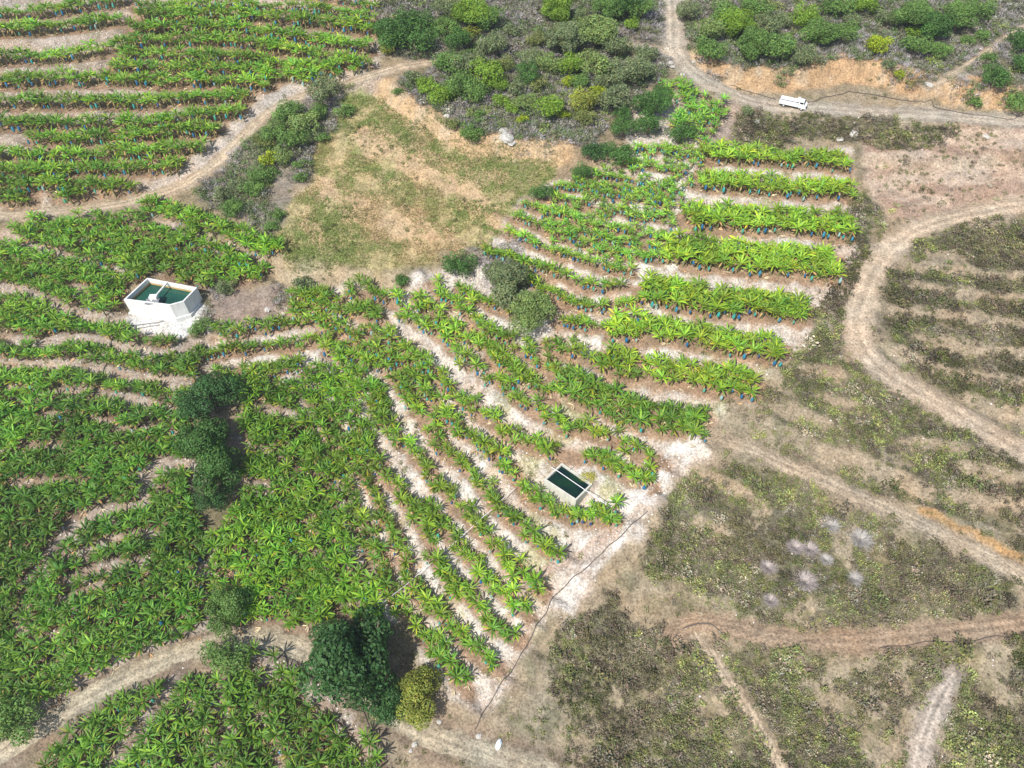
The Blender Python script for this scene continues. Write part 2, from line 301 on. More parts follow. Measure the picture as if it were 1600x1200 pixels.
for pts, wd in [([(565,215),(600,240),(650,262),(700,290),(740,310),(785,345)],3.0),([(500,292),(540,312),(590,318),(600,340),(640,365),(690,375),(730,385)],3.6),([(660,240),(720,260),(780,275)],1.5),([(480,330),(500,370)],1.5)]:
    D, S, I = fields([smoothline(W(pts))], 8); mix(m*sstep(1.5,.5,D/wd+(n1-.5)*4+(n2-.5)*1.5)*.9, C3(.58,.41,.25))
m = blur(P('bare'), 2); mix(m, C3(.58,.445,.335)); mix(m*sstep(.5,.66,fbm(GX, GY*3.5, 9, 3, 31))*.8, C3(.40,.275,.20))
m = blur(np.clip(P('corner')+P('bare2')+P('bare3')+P('bare4')+P('bare5'),0,1), 2); mix(m*.9, C3(.36,.30,.21)); mix(m*sstep(.46,.62,n2)*.7, C3(.21,.195,.12))
for i, (l, (p, h, wd)) in enumerate(zip(scl, SCARPS)):
    D, S, I = fields([l], 9); wc = [3.2, 2.2, 1.6, 1.2][i]; sg = np.where(D > 99, 99, -S*D-[.8, .2, 0, 0][i])
    mix(sstep(wc+1, wc-.5, np.abs(sg)+(n1-.5)*3.5)*[1,1,.6,.4][i], [C3(.55,.36,.20), C3(.58,.41,.24), C3(.52,.42,.28), C3(.40,.30,.2)][i])
    mix(sstep(wc+1, wc-.5, np.abs(sg))*sstep(.52,.7,n2)*.5, C3(.60,.49,.35))
D, S, I = fields([smoothline(W([(1440,800),(1480,822),(1530,845),(1580,872),(1650,905)]))], 5); mix(sstep(1.4,.5,D+(n2-.5)*2), C3(.50,.30,.13))
# plantation soil
fm = np.zeros((NY, NX))
for p in fillp[:4]: fm = np.maximum(fm, inpoly(wx2, wy2, p)*1.0)
ga = W([(-40,-40),(600,-40),(590,115),(560,125),(500,135),(440,150),(400,180),(350,235),(300,275),(200,312),(-40,328)], CH)
am = inpoly(wx2, wy2, ga)*1.0
fm = blur(fm, 2); mix(fm, C3(.24,.165,.11)); mix(fm*sstep(.5,.62,n2)*.6, C3(.36,.27,.2))
am = blur(am, 3); mix(am, C3(.44,.35,.27)); mix(am*sstep(.45,.62,n1)*.8, C3(.53,.45,.38)); mix(am*sstep(.58,.7,n2)*.6, C3(.25,.22,.12))
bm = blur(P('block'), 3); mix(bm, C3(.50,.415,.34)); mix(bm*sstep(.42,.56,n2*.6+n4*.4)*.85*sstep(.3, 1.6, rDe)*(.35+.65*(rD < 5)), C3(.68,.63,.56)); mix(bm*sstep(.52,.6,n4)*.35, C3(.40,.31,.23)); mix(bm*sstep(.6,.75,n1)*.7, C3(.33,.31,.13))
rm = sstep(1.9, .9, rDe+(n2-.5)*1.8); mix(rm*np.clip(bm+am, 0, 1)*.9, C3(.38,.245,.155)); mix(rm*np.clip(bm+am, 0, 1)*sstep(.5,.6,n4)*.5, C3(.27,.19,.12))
tm = np.maximum(bm, am)*sstep(.8, 2.2, rDe)
gw = np.array([g[1] for g in GAPS]+[1])[gI]; gp = np.array([g[2] for g in GAPS]+[.5])[gI]
gm = sstep(1.35, .5, gD/gw+(n2-.5)*1.2)*(1-bm*.5)
gc = (C3(.30,.215,.15)[None, None]*(1-gp[..., None])+C3(.50,.40,.32)[None, None]*gp[..., None])
mix(gm, gc); mix(gm*sstep(.5,.65,n4)*.6, C3(.56,.5,.44)); mix(gm*sstep(.6,.75,n2)*.5, C3(.47,.31,.18))
for k, c, a in (('white1',(.80,.78,.74),1),('white2',(.66,.62,.58),.8),('white3',(.66,.62,.57),.8),('pale4',(.58,.53,.49),.85),('pale5',(.58,.53,.47),.7),('pale6',(.6,.55,.5),.5)):
    m = blur(P(k, 2), 1); mix(m*a*(1 if k == 'white1' else sstep(.46,.56,n2*.5+n4*.5)), C3(*c))
m = blur(P('purple'), 2); mix(m*.85, C3(.36,.28,.24)); mix(m*sstep(.5,.6,n2)*.6, C3(.27,.22,.17))
m = blur(P('brushleft'), 2); mix(m*.8, C3(.33,.29,.27))
for pts, wd in [([(1060,300),(1045,345),(1040,375),(1025,400)],1.0),([(1145,165),(1135,200),(1110,230)],1.5),([(800,960),(830,900),(880,880),(960,830)],1.0)]:
    D, S, I = fields([smoothline(W(pts))], 4); mix(sstep(1.3,.6,D/wd+(n2-.5)), C3(.46,.36,.29))
rc = {'bend_road':C3(.50,.395,.285),'upper_road':C3(.44,.38,.30),'rutted_road':C3(.40,.29,.195),'lower_road':C3(.42,.36,.26),'pale_track':C3(.42,.36,.30)}
RCOL = {n: rc.get(n, C3(.45,.36,.255)) for n in names}
RCA = np.array([RCOL[n] for n in names]+[C3(0,0,0)])
shw = np.where(np.array(names+[''])[RI] == 'lower_road', .5, 1.0)
lowm = (RI == names.index('lower_road'))*1.0
mix(lowm*sstep(5, 2.5, RD)*.75*(.6+.6*n2), C3(.27,.20,.145))
sm = sstep(1.5, -.2, (RD-roadw[RI]/2+(n2-.5)*2.2)/shw); mix(sm, RCA[RI]*(.92+.16*n1[..., None]))
# stony verge of the lower road
D, S, I = fields([smoothline(W([(40,1120),(110,1068),(180,1025),(240,1000),(300,985),(335,980)]))], 5); mix(sstep(2.0,.8,D+(n2-.5)*2)*sstep(0,1,RD-roadw[RI]/2)*.85, C3(.47,.39,.32))
D, S, I = fields([smoothline(W([(235,305),(290,270),(345,225),(400,175),(470,130),(520,125),(560,118)]))], 5); mix(sstep(2.6,.8,D+(n2-.5)*2)*sstep(0,1,RD-roadw[RI]/2)*.8, C3(.56,.49,.42))
colr = colr*np.array([.72,.72,.72])*(1+.14*bm[..., None])
stone = np.clip(tm+gm*.7+P('white2', 2)+P('white3', 2)+.06*scrubm, 0, 1)
print('fields done')
# ---------------------------------------------------------------- materials
def new_mat(name):
    m = bpy.data.materials.new(name); m.use_nodes = True; return m, m.node_tree, m.node_tree.nodes['Principled BSDF']
def N(nt, t, **kw):
    n = nt.nodes.new(t)
    for k, v in kw.items():
        if k in n.inputs: n.inputs[k].default_value = v
        else: setattr(n, k, v)
    return n
def mixrgb(nt, bt, a, b, f):
    n = nt.nodes.new('ShaderNodeMix'); n.data_type = 'RGBA'; n.blend_type = bt
    for i, v in ((0, f), (6, a), (7, b)):
        if hasattr(v, 'default_value') or hasattr(v, 'is_linked'): nt.links.new(v, n.inputs[i])
        else: n.inputs[i].default_value = v
    return n.outputs[2]
def ramp(nt, src, stops):
    n = nt.nodes.new('ShaderNodeValToRGB'); nt.links.new(src, n.inputs[0]); e = n.color_ramp.elements
    while len(e) < len(stops): e.new(.5)
    for k, (p, c) in enumerate(stops): e[k].position = p; e[k].color = c if len(c) == 4 else (*c, 1)
    return n.outputs[0]
def g(v): return (v, v, v, 1)
def soil_mat(name, color=None, attr='soil', speck=True, rough=.95):
    m, nt, b = new_mat(name); tc = nt.nodes.new('ShaderNodeTexCoord'); P_ = tc.outputs['Object']
    if color is None:
        a = N(nt, 'ShaderNodeAttribute', attribute_name=attr); base = a.outputs['Color']; al = a.outputs['Alpha']
    else:
        rgb = nt.nodes.new('ShaderNodeRGB'); rgb.outputs[0].default_value = (*color, 1); base = rgb.outputs[0]; al = None
    def noise(s, d, r=.6):
        n = N(nt, 'ShaderNodeTexNoise', Scale=s, Detail=d, Roughness=r); nt.links.new(P_, n.inputs['Vector']); return n.outputs['Fac']
    f1 = noise(.55, 5); f2 = noise(2.6, 6, .7); f3 = noise(.13, 3)
    c = mixrgb(nt, 'MULTIPLY', base, ramp(nt, f1, [(.3, g(.72)), (.7, g(1.22))]), 1.0)
    c = mixrgb(nt, 'MULTIPLY', c, ramp(nt, f2, [(.34, g(.5)), (.5, g(1.0)), (.68, g(1.45))]), 1.0)
    c = mixrgb(nt, 'MULTIPLY', c, ramp(nt, f3, [(.3, (1.05,.98,.92,1)), (.7, (.96,1.0,1.03,1))]), 1.0)
    if speck:
        v = N(nt, 'ShaderNodeTexVoronoi', Scale=2.3); nt.links.new(P_, v.inputs['Vector'])
        m1 = ramp(nt, v.outputs['Distance'], [(.10, g(1)), (.30, g(0))])
        vr = ramp(nt, v.outputs['Color'], [(.55, g(0)), (.6, g(1))])
        mm = mixrgb(nt, 'MULTIPLY', m1, vr, 1.0)
        if al is not None: 
            ml = nt.nodes.new('ShaderNodeMath'); ml.operation = 'MULTIPLY'; nt.links.new(mm, ml.inputs[0]); nt.links.new(al, ml.inputs[1]); mm = ml.outputs[0]
        c = mixrgb(nt, 'MIX', c, (.66,.62,.57,1), mm)
    nt.links.new(c, b.inputs['Base Color']); b.inputs['Roughness'].default_value = rough
    b.inputs['Specular IOR Level'].default_value = .15
    bp = N(nt, 'ShaderNodeBump', Strength=.75, Distance=.35); nt.links.new(f2, bp.inputs['Height']); nt.links.new(bp.outputs[0], b.inputs['Normal'])
    return m
def leaf_mat(name, mult=(1,1,1), trans=.28, rough=.5, attr='tint', spec=.35):
    m, nt, b = new_mat(name); a = N(nt, 'ShaderNodeAttribute', attribute_name=attr)
    c = mixrgb(nt, 'MULTIPLY', a.outputs['Color'], (*mult, 1), 1.0)
    nt.links.new(c, b.inputs['Base Color']); b.inputs['Roughness'].default_value = rough; b.inputs['Specular IOR Level'].default_value = spec
    if trans > 0:
        t = nt.nodes.new('ShaderNodeBsdfTranslucent'); c2 = mixrgb(nt, 'MULTIPLY', c, (1.25,1.15,.6,1), 1.0); nt.links.new(c2, t.inputs[0])
        ms = nt.nodes.new('ShaderNodeMixShader'); ms.inputs[0].default_value = trans
        nt.links.new(b.outputs[0], ms.inputs[1]); nt.links.new(t.outputs[0], ms.inputs[2]); nt.links.new(ms.outputs[0], nt.nodes['Material Output'].inputs[0])
    return m
def flat_mat(name, color, rough=.6, var=.15, scale=3.0, metal=0, spec=.4):
    m, nt, b = new_mat(name); tc = nt.nodes.new('ShaderNodeTexCoord')
    n = N(nt, 'ShaderNodeTexNoise', Scale=scale, Detail=5, Roughness=.65); nt.links.new(tc.outputs['Object'], n.inputs['Vector'])
    c = mixrgb(nt, 'MULTIPLY', (*color, 1), ramp(nt, n.outputs['Fac'], [(.3, g(1-var)), (.7, g(1+var*.6))]), 1.0)
    nt.links.new(c, b.inputs['Base Color']); b.inputs['Roughness'].default_value = rough; b.inputs['Metallic'].default_value = metal; b.inputs['Specular IOR Level'].default_value = spec
    return m
# ---------------------------------------------------------------- mesh helpers
def quad_mesh(name, V, F, tint=None, mi=None, mats=(), smooth=False):
    me = bpy.data.meshes.new(name); V = np.asarray(V, np.float32); F = np.asarray(F, np.int32)
    me.vertices.add(len(V)); me.vertices.foreach_set('co', V.ravel())
    k = F.shape[1]; me.loops.add(F.size); me.loops.foreach_set('vertex_index', F.ravel())
    me.polygons.add(len(F)); me.polygons.foreach_set('loop_start', np.arange(0, F.size, k, dtype=np.int32))
    for m in mats: me.materials.append(m)
    if mi is not None: me.polygons.foreach_set('material_index', np.asarray(mi, np.int32))
    if tint is not None:
        at_ = me.color_attributes.new('tint' if tint.shape[1] == 3 else 'soil', 'FLOAT_COLOR', 'POINT')
        c = np.ones((len(V), 4), np.float32); c[:, :tint.shape[1]] = tint; at_.data.foreach_set('color', c.ravel())
    me.update(calc_edges=True); me.validate()
    if smooth: me.polygons.foreach_set('use_smooth', np.ones(len(F), bool))
    return me
def tag(o, label=None, cat=None, group=None, kind=None):
    if label: o['label'] = label
    if cat: o['category'] = cat
    if group: o['group'] = group
    if kind: o['kind'] = kind
    return o
def link(name, me, parent=None, loc=None):
    o = bpy.data.objects.new(name, me); COL.objects.link(o)
    if parent is not None: o.parent = parent
    if loc is not None: o.location = loc
    return o
class Acc:
    def __init__(s): s.v = []; s.f = []; s.t = []; s.m = []; s.n = 0
    def add(s, V, F, T, M=0):
        s.v.append(V); s.f.append(np.asarray(F)+s.n); s.t.append(T); s.m.append(np.full(len(F), M) if np.isscalar(M) else M); s.n += len(V)
    def get(s): return np.concatenate(s.v), np.concatenate(s.f), np.concatenate(s.t), np.concatenate(s.m)
# ---------------------------------------------------------------- ground sheet
# reservoir outlines, and the ground dug out inside them
def poly_inset(Pg, d):
    n = len(Pg); out = []
    ar = sum(Pg[i][0]*Pg[(i+1) % n][1]-Pg[(i+1) % n][0]*Pg[i][1] for i in range(n)); s = 1 if ar > 0 else -1
    for i in range(n):
        p0, p1, p2 = Pg[i-1], Pg[i], Pg[(i+1) % n]; e1 = (p1-p0)/np.linalg.norm(p1-p0); e2 = (p2-p1)/np.linalg.norm(p2-p1)
        n1_ = s*np.array([-e1[1], e1[0]]); n2_ = s*np.array([-e2[1], e2[0]]); b = n1_+n2_; b /= np.linalg.norm(b); out.append(p1+b*d/max(.3, b@n1_))
    return np.array(out)
base = at(np.array(198.), np.array(489.)); hb = 3.0
best = min(((abs(project(np.array([base[0], base[1], base[2]+h_]))[1]-468), h_) for h_ in np.arange(2, 6, .1))); hb = best[1]; zt = base[2]+hb; print('tank height', hb)
rim = at_z(np.array([193., 265., 287., 308., 230.]), np.array([468., 477., 471., 449., 434.]), zt)[:, :2]
b2 = at(np.array(900.), np.array(797.)); best = min(((abs(project(np.array([b2[0], b2[1], b2[2]+h_]))[1]-782), h_) for h_ in np.arange(.5, 5, .05))); zt2 = b2[2]+best[1]; print('pool height', best[1])
rim2 = at_z(np.array([850., 900., 926., 878.]), np.array([749., 782., 756., 723.]), zt2)[:, :2]
for rp, zr, dp in ((rim, zt, 2.6), (rim2, zt2, 2.0)):
    m = inpoly(GX, GY, poly_inset(rp, .12)); HG[m] = np.minimum(HG[m], zr-dp)
ex = np.array([-900,-500,-320,-230,-180,-155]); ey = np.array([-500,-300,-190,-130,-100,-86])
ax = np.r_[ex, gx, -ex[::-1]]; ay = np.r_[ey, gy, np.array([136,150,180,240,360,620])]
ix = np.clip(np.arange(len(ax))-6, 0, NX-1); iy = np.clip(np.arange(len(ay))-6, 0, NY-1)
AX, AY = np.meshgrid(ax, ay); AZ = HG[np.ix_(iy, ix)]+SLOPE*(AY-gy[iy][:, None])
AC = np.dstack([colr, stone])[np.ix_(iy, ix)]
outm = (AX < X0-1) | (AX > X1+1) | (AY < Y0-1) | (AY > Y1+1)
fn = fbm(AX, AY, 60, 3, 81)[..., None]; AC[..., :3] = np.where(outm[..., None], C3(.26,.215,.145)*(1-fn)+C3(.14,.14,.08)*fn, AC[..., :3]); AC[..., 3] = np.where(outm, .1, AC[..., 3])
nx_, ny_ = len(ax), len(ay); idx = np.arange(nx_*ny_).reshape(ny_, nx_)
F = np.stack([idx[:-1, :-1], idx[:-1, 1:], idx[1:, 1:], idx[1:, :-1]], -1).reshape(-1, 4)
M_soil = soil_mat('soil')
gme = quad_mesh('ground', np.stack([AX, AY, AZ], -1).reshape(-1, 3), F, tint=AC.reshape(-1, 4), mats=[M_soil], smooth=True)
go = link('ground', gme); go['kind'] = 'structure'
# roads
for n in names:
    l = roadl[n]; wd = ROADS[n][1]; d = np.gradient(l, axis=0); d /= np.linalg.norm(d, axis=1)[:, None]+1e-9; nn = np.stack([-d[:, 1], d[:, 0]], 1)
    K = 21; u = np.linspace(-1, 1, K); s = np.arange(len(l))
    wl = wd/2*(1+.9*(fbm(l[:, 0], l[:, 1], 3, 3, 40)-.5)); wr = wd/2*(1+.9*(fbm(l[:, 0], l[:, 1], 3, 3, 41)-.5))
    tp = np.minimum(1, np.minimum(s+1, len(l)-s)/5.0); wl *= tp; wr *= tp
    hw = np.where(u[None] > 0, wl[:, None], wr[:, None])*.93
    X = l[:, None, 0]+nn[:, None, 0]*u[None]*hw; Y = l[:, None, 1]+nn[:, None, 1]*u[None]*hw
    Z = Hs(X, Y)+0.07-0.055*(np.abs(u)[None]**4)
    idx = np.arange(X.size).reshape(X.shape); F = np.stack([idx[:-1, :-1], idx[:-1, 1:], idx[1:, 1:], idx[1:, :-1]], -1).reshape(-1, 4)[:, ::-1]
    tr = 1.0+.14*np.exp(-((np.abs(u)-.45)/.13)**2)-.17*np.exp(-(u/.17)**2)-.16*np.abs(u)**3
    S2 = np.repeat(s[:, None]*.8, K, 1); U2 = np.repeat(u[None]*wd/2, len(l), 0)
    var = .69+.32*fbm(X, Y, 4, 3, 42)+.30*fbm(S2/9, U2, .5, 3, 43)
    c = RCOL[n][None, None]*tr[None, :, None]*var[..., None]
    cc = np.dstack([c*(.92 if n != 'rutted_road' else .8), np.full(X.shape, .12)])
    o = link('dirt_road' if wd > 2.6 else 'dirt_track', quad_mesh('dirt_road', np.stack([X, Y, Z], -1).reshape(-1, 3), F, tint=cc.reshape(-1, 4), mats=[M_soil], smooth=True))
    o['kind'] = 'structure'
print('ground done')
# ---------------------------------------------------------------- banana plants
def leaf(L, Wd, a0, droop, az, rng, nseg=5, z0=0.0, tint=(1,1,1)):
    t = np.linspace(0, 1, nseg+1); el = a0-droop*t**1.2
    seg = L/nseg; r = np.r_[0, np.cumsum(np.cos(el[:-1])*seg)]; z = z0+np.r_[0, np.cumsum(np.sin(el[:-1])*seg)]
    wv = np.interp(t, [0, .14, .25, .5, .8, 1], [.06, .12, .75, 1, .78, .10])*Wd/2
    az_t = az+rng.normal(0, .12)*t; dx, dy = np.cos(az_t), np.sin(az_t); tw = rng.normal(0, .6)
    c = np.stack([r*dx, r*dy, z], 1); side = np.stack([-np.sin(az_t), np.cos(az_t), np.zeros_like(t)], 1)
    drop = .38+rng.random()*.3
    lo = c+side*wv[:, None]*math.cos(tw)+np.array([0, 0, 1])*(wv*(math.sin(tw)-drop))[:, None]
    hi = c-side*wv[:, None]*math.cos(tw)-np.array([0, 0, 1])*(wv*(math.sin(tw)+drop))[:, None]
    V = np.stack([lo, c, hi], 1).reshape(-1, 3)
    F = []
    for k in range(nseg):
        a = 3*k; F += [(a, a+3, a+4, a+1), (a+1, a+4, a+5, a+2)]
    T = np.tile(np.array(tint, float), (len(V), 1)); T[1::3] *= np.array([1.55, 1.45, 1.3]); T[0::3] *= rng.uniform(.85, 1.1); T *= (1-.12*np.repeat(t, 3))[:, None]; T *= np.array([.88+.26*rng.random(), 1.06, 1.])
    return V, F, T
def prism(r0, r1, z0, z1, n, c, tint, lean=(0,0)):
    a = np.arange(n)*2*math.pi/n
    V = np.r_[np.stack([r0*np.cos(a)+c[0], r0*np.sin(a)+c[1], np.full(n, z0)], 1), np.stack([r1*np.cos(a)+c[0]+lean[0], r1*np.sin(a)+c[1]+lean[1], np.full(n, z1)], 1)]
    F = [(k, (k+1) % n, n+(k+1) % n, n+k) for k in range(n)]
    return V, F, np.tile(np.array(tint, float), (len(V), 1))
def bag_geo(rng, tint):
    A = Acc(); n = 6; prof = [(0.03, .55), (.17, .42), (.24, .05), (.23, -.28), (.16, -.48)]
    jit = rng.uniform(.85, 1.15, n); a = np.arange(n)*2*math.pi/n
    V = np.concatenate([np.stack([r*np.cos(a)*jit, r*np.sin(a)*jit, np.full(n, z)], 1) for r, z in prof])
    F = [(j*n+k, j*n+(k+1) % n, (j+1)*n+(k+1) % n, (j+1)*n+k) for j in range(4) for k in range(n)]
    T = np.tile(np.array(tint, float), (len(V), 1)); T[:n*2] *= .8
    return V, F, T
def crown_geo(rng, tall):
    A = Acc(); n = rng.integers(13, 19); a0 = rng.random()*6.28
    for k in range(n):
        age = k/n; az = a0+k*2.399+rng.normal(0, .2)
        L = rng.uniform(1.35, 2.05)*(.8 if k == 0 else 1); el = math.radians(rng.uniform(66, 82) if k == 0 else 66-38*age+rng.normal(0, 7)); dr = math.radians(rng.uniform(12, 30) if k == 0 else rng.uniform(42, 85))
        y = rng.random(); t = np.array([1, 1, 1.])*rng.uniform(.75, 1.25)
        if y < .22: t = t*np.array([1.4, 1.25, .8])
        elif age > .75 and y < .5: t = t*np.array([2.1, 1.3, .9])
        A.add(*leaf(L, rng.uniform(.24, .35), el, dr, az, rng, 5, tall-rng.random()*.15, t), 0)
    for k in range(rng.integers(1, 4)):     # dry leaves hanging against the stem
        A.add(*leaf(rng.uniform(.9, 1.4), .3, math.radians(rng.uniform(-10, 20)), math.radians(80), rng.random()*6.28, rng, 4, tall-.25, (-1, -1, -1)), 1)
    return A
VARS = []
for k in range(10):
    rng = np.random.default_rng(100+k); tall = rng.uniform(1.45, 1.85)
    VARS.append((crown_geo(rng, tall).get(), prism(.17, .10, -.3, tall+.05, 6, (0, 0), (1,1,1)), tall))
DRY = np.array([.34,.22,.11]); STEM = np.array([.20,.19,.08]); BLUES = [(.03,.19,.38), (.05,.30,.45), (.06,.42,.40), (.10,.48,.34), (.05,.12,.28), (.36,.56,.52)]
M_leaf = leaf_mat('banana_leaf', trans=.34, rough=.55, spec=.35); M_dry = leaf_mat('dry_leaf', trans=.1, rough=.9, spec=.1); M_stem = leaf_mat('banana_stem', trans=0, rough=.8, spec=.2); M_bag = leaf_mat('bag_plastic', trans=.25, rough=.35, spec=.5)
# obstacles where no plant stands
OBST = [((252,490),5.6),((252,470),5.2),((222,480),4.2),((288,478),4.2),((240,512),3.0),((280,512),3.0),((888,760),4.0),((875,748),3.4),((903,770),3.4)]
plants = []   # x, y, size, tint, bag(-1/idx), variant, rot
def try_plant(x, y, size, tint, bagp, drop=.04):
    if RNG.random() < drop: return
    px, py, dz = project(np.array([x, y, Hs(x, y)+1.5]))
    if px < -45 or px > 1645 or py < -45 or py > 1245: return
    j = int((y-Y0)/RES); i = int((x-X0)/RES)
    if 0 <= i < NX and 0 <= j < NY and RD[j, i] < roadw[RI[j, i]]/2+.6: return
    for (ox, oy, orad) in obst:
        if (x-ox)**2+(y-oy)**2 < orad**2: return
    t = np.array(tint)*np.array([1.05, 1.10, .98])*(1+.45*(fbm(x, y, 9, 2, 50)-.5)*2)*RNG.uniform(.75, 1.22)*np.array([RNG.uniform(.85, 1.2), 1, 1])
    bag = int(RNG.choice(6, p=[.25,.25,.2,.15,.05,.10])) if RNG.random() < bagp else -1
    plants.append((x, y, size*(.97 if size > .9 else 1.05)*RNG.uniform(.74, 1.2), t, bag, int(RNG.integers(10)), RNG.random()*6.28))
TREEPX = [ # px, py, radius px, type, region
 (566,1022,78,'dark','lower'),(525,1012,38,'dark','lower'),(606,1092,36,'dark','lower'),(657,1090,38,'yellow','lower'),(345,955,38,'green','lower'),(350,1022,32,'green','lower'),(30,1118,36,'green','lower'),
 (327,622,36,'dark','mid'),(313,680,38,'dkgreen','mid'),(338,733,38,'dkgreen','mid'),(330,775,24,'dark','mid'),
 (313,508,17,'green','tank'),(352,446,16,'greygreen','tank'),(475,440,14,'greygreen','tank'),
 (715,410,21,'dkgreen','gully'),(630,435,13,'dkgreen','gully'),(790,425,34,'greygreen','gully'),(795,455,26,'greygreen','gully'),(830,490,31,'palegreen','gully'),
 (848,298,18,'dkgreen','spine'),(912,262,18,'dkgreen','spine'),(932,228,22,'dark','spine'),(966,240,22,'dkgreen','spine'),(1020,158,26,'dkgreen','spine'),(1014,190,23,'dkgreen','spine'),(1064,205,21,'dkgreen','spine'),(976,197,20,'dkgreen','spine'),(1033,140,14,'dkgreen','spine'),
 (615,45,28,'dkgreen','thicket'),(645,30,22,'dkgreen','thicket'),(648,62,24,'dkgreen','thicket'),(605,72,13,'yellow','thicket'),(680,45,14,'green','thicket'),(700,40,19,'green','thicket'),(735,22,24,'bright','thicket'),(765,30,20,'green','thicket'),(720,60,18,'dkgreen','thicket'),(737,46,12,'yellow','thicket'),(700,8,20,'greygreen','thicket'),
 (770,72,20,'greygreen','thicket'),(700,97,22,'green','thicket'),(730,97,22,'greygreen','thicket'),(758,112,24,'bright','thicket'),(665,130,16,'bright','thicket'),(690,142,18,'bright','thicket'),(715,130,22,'green','thicket'),(740,142,20,'green','thicket'),(775,128,15,'bright','thicket'),(790,97,16,'olive','thicket'),(785,155,13,'bright','thicket'),(800,168,10,'bright','thicket'),(825,110,18,'dkgreen','thicket'),(828,85,16,'greygreen','thicket'),(620,142,8,'green','thicket'),(748,177,10,'green','thicket'),(735,205,16,'green','thicket'),(705,192,11,'olive','thicket'),(822,155,16,'palegreen','thicket'),(815,185,9,'yg','thicket'),(858,165,22,'bright','thicket'),
 (868,15,24,'bright','thicket'),(950,12,24,'green','thicket'),(975,5,24,'dkgreen','thicket'),(1003,12,20,'green','thicket'),(988,35,12,'bright','thicket'),(880,60,26,'greygreen','thicket'),(930,48,28,'palegreen','thicket'),(962,72,20,'greygreen','thicket'),(893,98,20,'bright','thicket'),(930,98,24,'palegreen','thicket'),(888,124,12,'yg','thicket'),(858,98,18,'palegreen','thicket'),(915,155,20,'yellow','thicket'),(936,140,12,'yg','thicket'),(968,112,24,'greygreen','thicket'),(1010,78,16,'greygreen','thicket'),(1003,105,20,'greygreen','thicket'),(962,150,24,'greygreen','thicket'),(900,148,8,'yg','thicket'),(882,178,9,'yg','thicket'),(915,180,16,'olive','thicket'),(972,172,15,'dkgreen','thicket'),(840,130,14,'olive','thicket'),(905,125,14,'green','thicket'),(940,125,14,'greygreen','thicket'),(648,118,12,'greygreen','thicket'),(805,135,12,'greygreen','thicket'),(840,60,14,'olive','thicket'),(905,20,14,'greygreen','thicket'),(800,45,12,'greygreen','thicket'),
 (1078,15,17,'greygreen','upper'),(1110,45,20,'palegreen','upper'),(1130,18,22,'green','upper'),(1108,78,22,'green','upper'),(1150,35,24,'bright','upper'),(1182,10,20,'green','upper'),(1172,68,26,'green','upper'),(1198,38,20,'greygreen','upper'),(1255,25,20,'bright','upper'),(1215,72,24,'green','upper'),(1290,47,24,'green','upper'),(1262,85,18,'greygreen','upper'),(1322,52,18,'green','upper'),(1332,28,16,'greygreen','upper'),(1373,69,18,'yg','upper'),(1308,8,20,'green','upper'),(1347,4,18,'bright','upper'),(1425,20,24,'green','upper'),(1465,35,24,'dkgreen','upper'),(1500,25,24,'green','upper'),(1525,12,18,'green','upper'),(1432,72,19,'green','upper'),(1470,75,17,'green','upper'),(1430,47,12,'bright','upper'),(1512,60,10,'green','upper'),(1535,52,11,'green','upper'),(1405,114,8,'yg','upper'),(1558,117,22,'dkgreen','upper'),(1600,60,18,'dkgreen','upper'),(1600,100,18,'dkgreen','upper'),(1592,145,18,'green','upper'),(1545,87,10,'green','upper'),(1530,148,10,'green','upper'),(1390,25,16,'greygreen','upper'),(1225,30,16,'greygreen','upper'),(1385,105,10,'greygreen','upper'),
 (510,137,20,'greygreen','track'),(450,175,20,'green','track'),(475,192,22,'palegreen','track'),(495,170,15,'green','track'),(430,202,18,'green','track'),(460,217,20,'green','track'),(482,212,14,'greygreen','track'),(440,238,17,'palegreen','track'),(422,245,14,'yg','track'),(408,268,18,'green','track'),(395,292,17,'green','track'),(412,215,15,'olive','track'),(540,170,13,'green','track'),(505,213,10,'green','track'),(468,255,9,'green','track'),(470,274,9,'green','track'),(435,335,10,'green','track'),(423,352,11,'green','track'),(362,322,18,'green','track'),(375,285,16,'greygreen','track'),(345,300,14,'greygreen','track'),
 (1167,172,10,'greygreen','upper'),
]
obst = []
for (p, r) in OBST:
    q = at(np.array(p[0]), np.array(p[1]), 0); obst.append((q[0], q[1], r))
TREES = []
for (px, py, r, ty, reg) in TREEPX:
    q0 = at(np.array(float(px)), np.array(float(py)), 0); dz = project(q0)[2]; R = r*dz/FPX
    q = at(np.array(float(px)), np.array(float(py)), R*.95); TREES.append((q[0], q[1], R, ty, reg, px, py)); obst.append((q[0], q[1], R*(.5 if reg in ('mid', 'lower') else .75)))
for r, l in zip(ROWS, rowl):
    pts, lanes, tint, size, bagp = r
    if lanes == 0: continue
    d = np.gradient(l, axis=0); d /= np.linalg.norm(d, axis=1)[:, None]+1e-9; nn = np.stack([d[:, 1], -d[:, 0]], 1); nn = np.where((nn[:, 1] > 0)[:, None], -nn, nn)
    s = np.r_[0, np.cumsum(np.linalg.norm(np.diff(l, axis=0), axis=1))]
    for k in range(lanes):
        off = (k-(lanes-1)/2)*(1.3 if lanes < 5 else 1.2); step = (1.34 if lanes > 1 else .82)*max(size, .8); u = RNG.random()*step
        while u < s[-1]:
            x = np.interp(u, s, l[:, 0]); y = np.interp(u, s, l[:, 1]); nx = np.interp(u, s, nn[:, 0]); ny = np.interp(u, s, nn[:, 1])
            o = off+(RNG.normal(0, .28) if lanes > 1 or size < .9 else RNG.normal(0, .72)); bp = bagp*1.25 if k == lanes-1 else bagp*.3
            try_plant(x+nx*o, y+ny*o, size, tint, bp, .05 if size > .9 else .14); u += step*RNG.uniform(.75, 1.3)
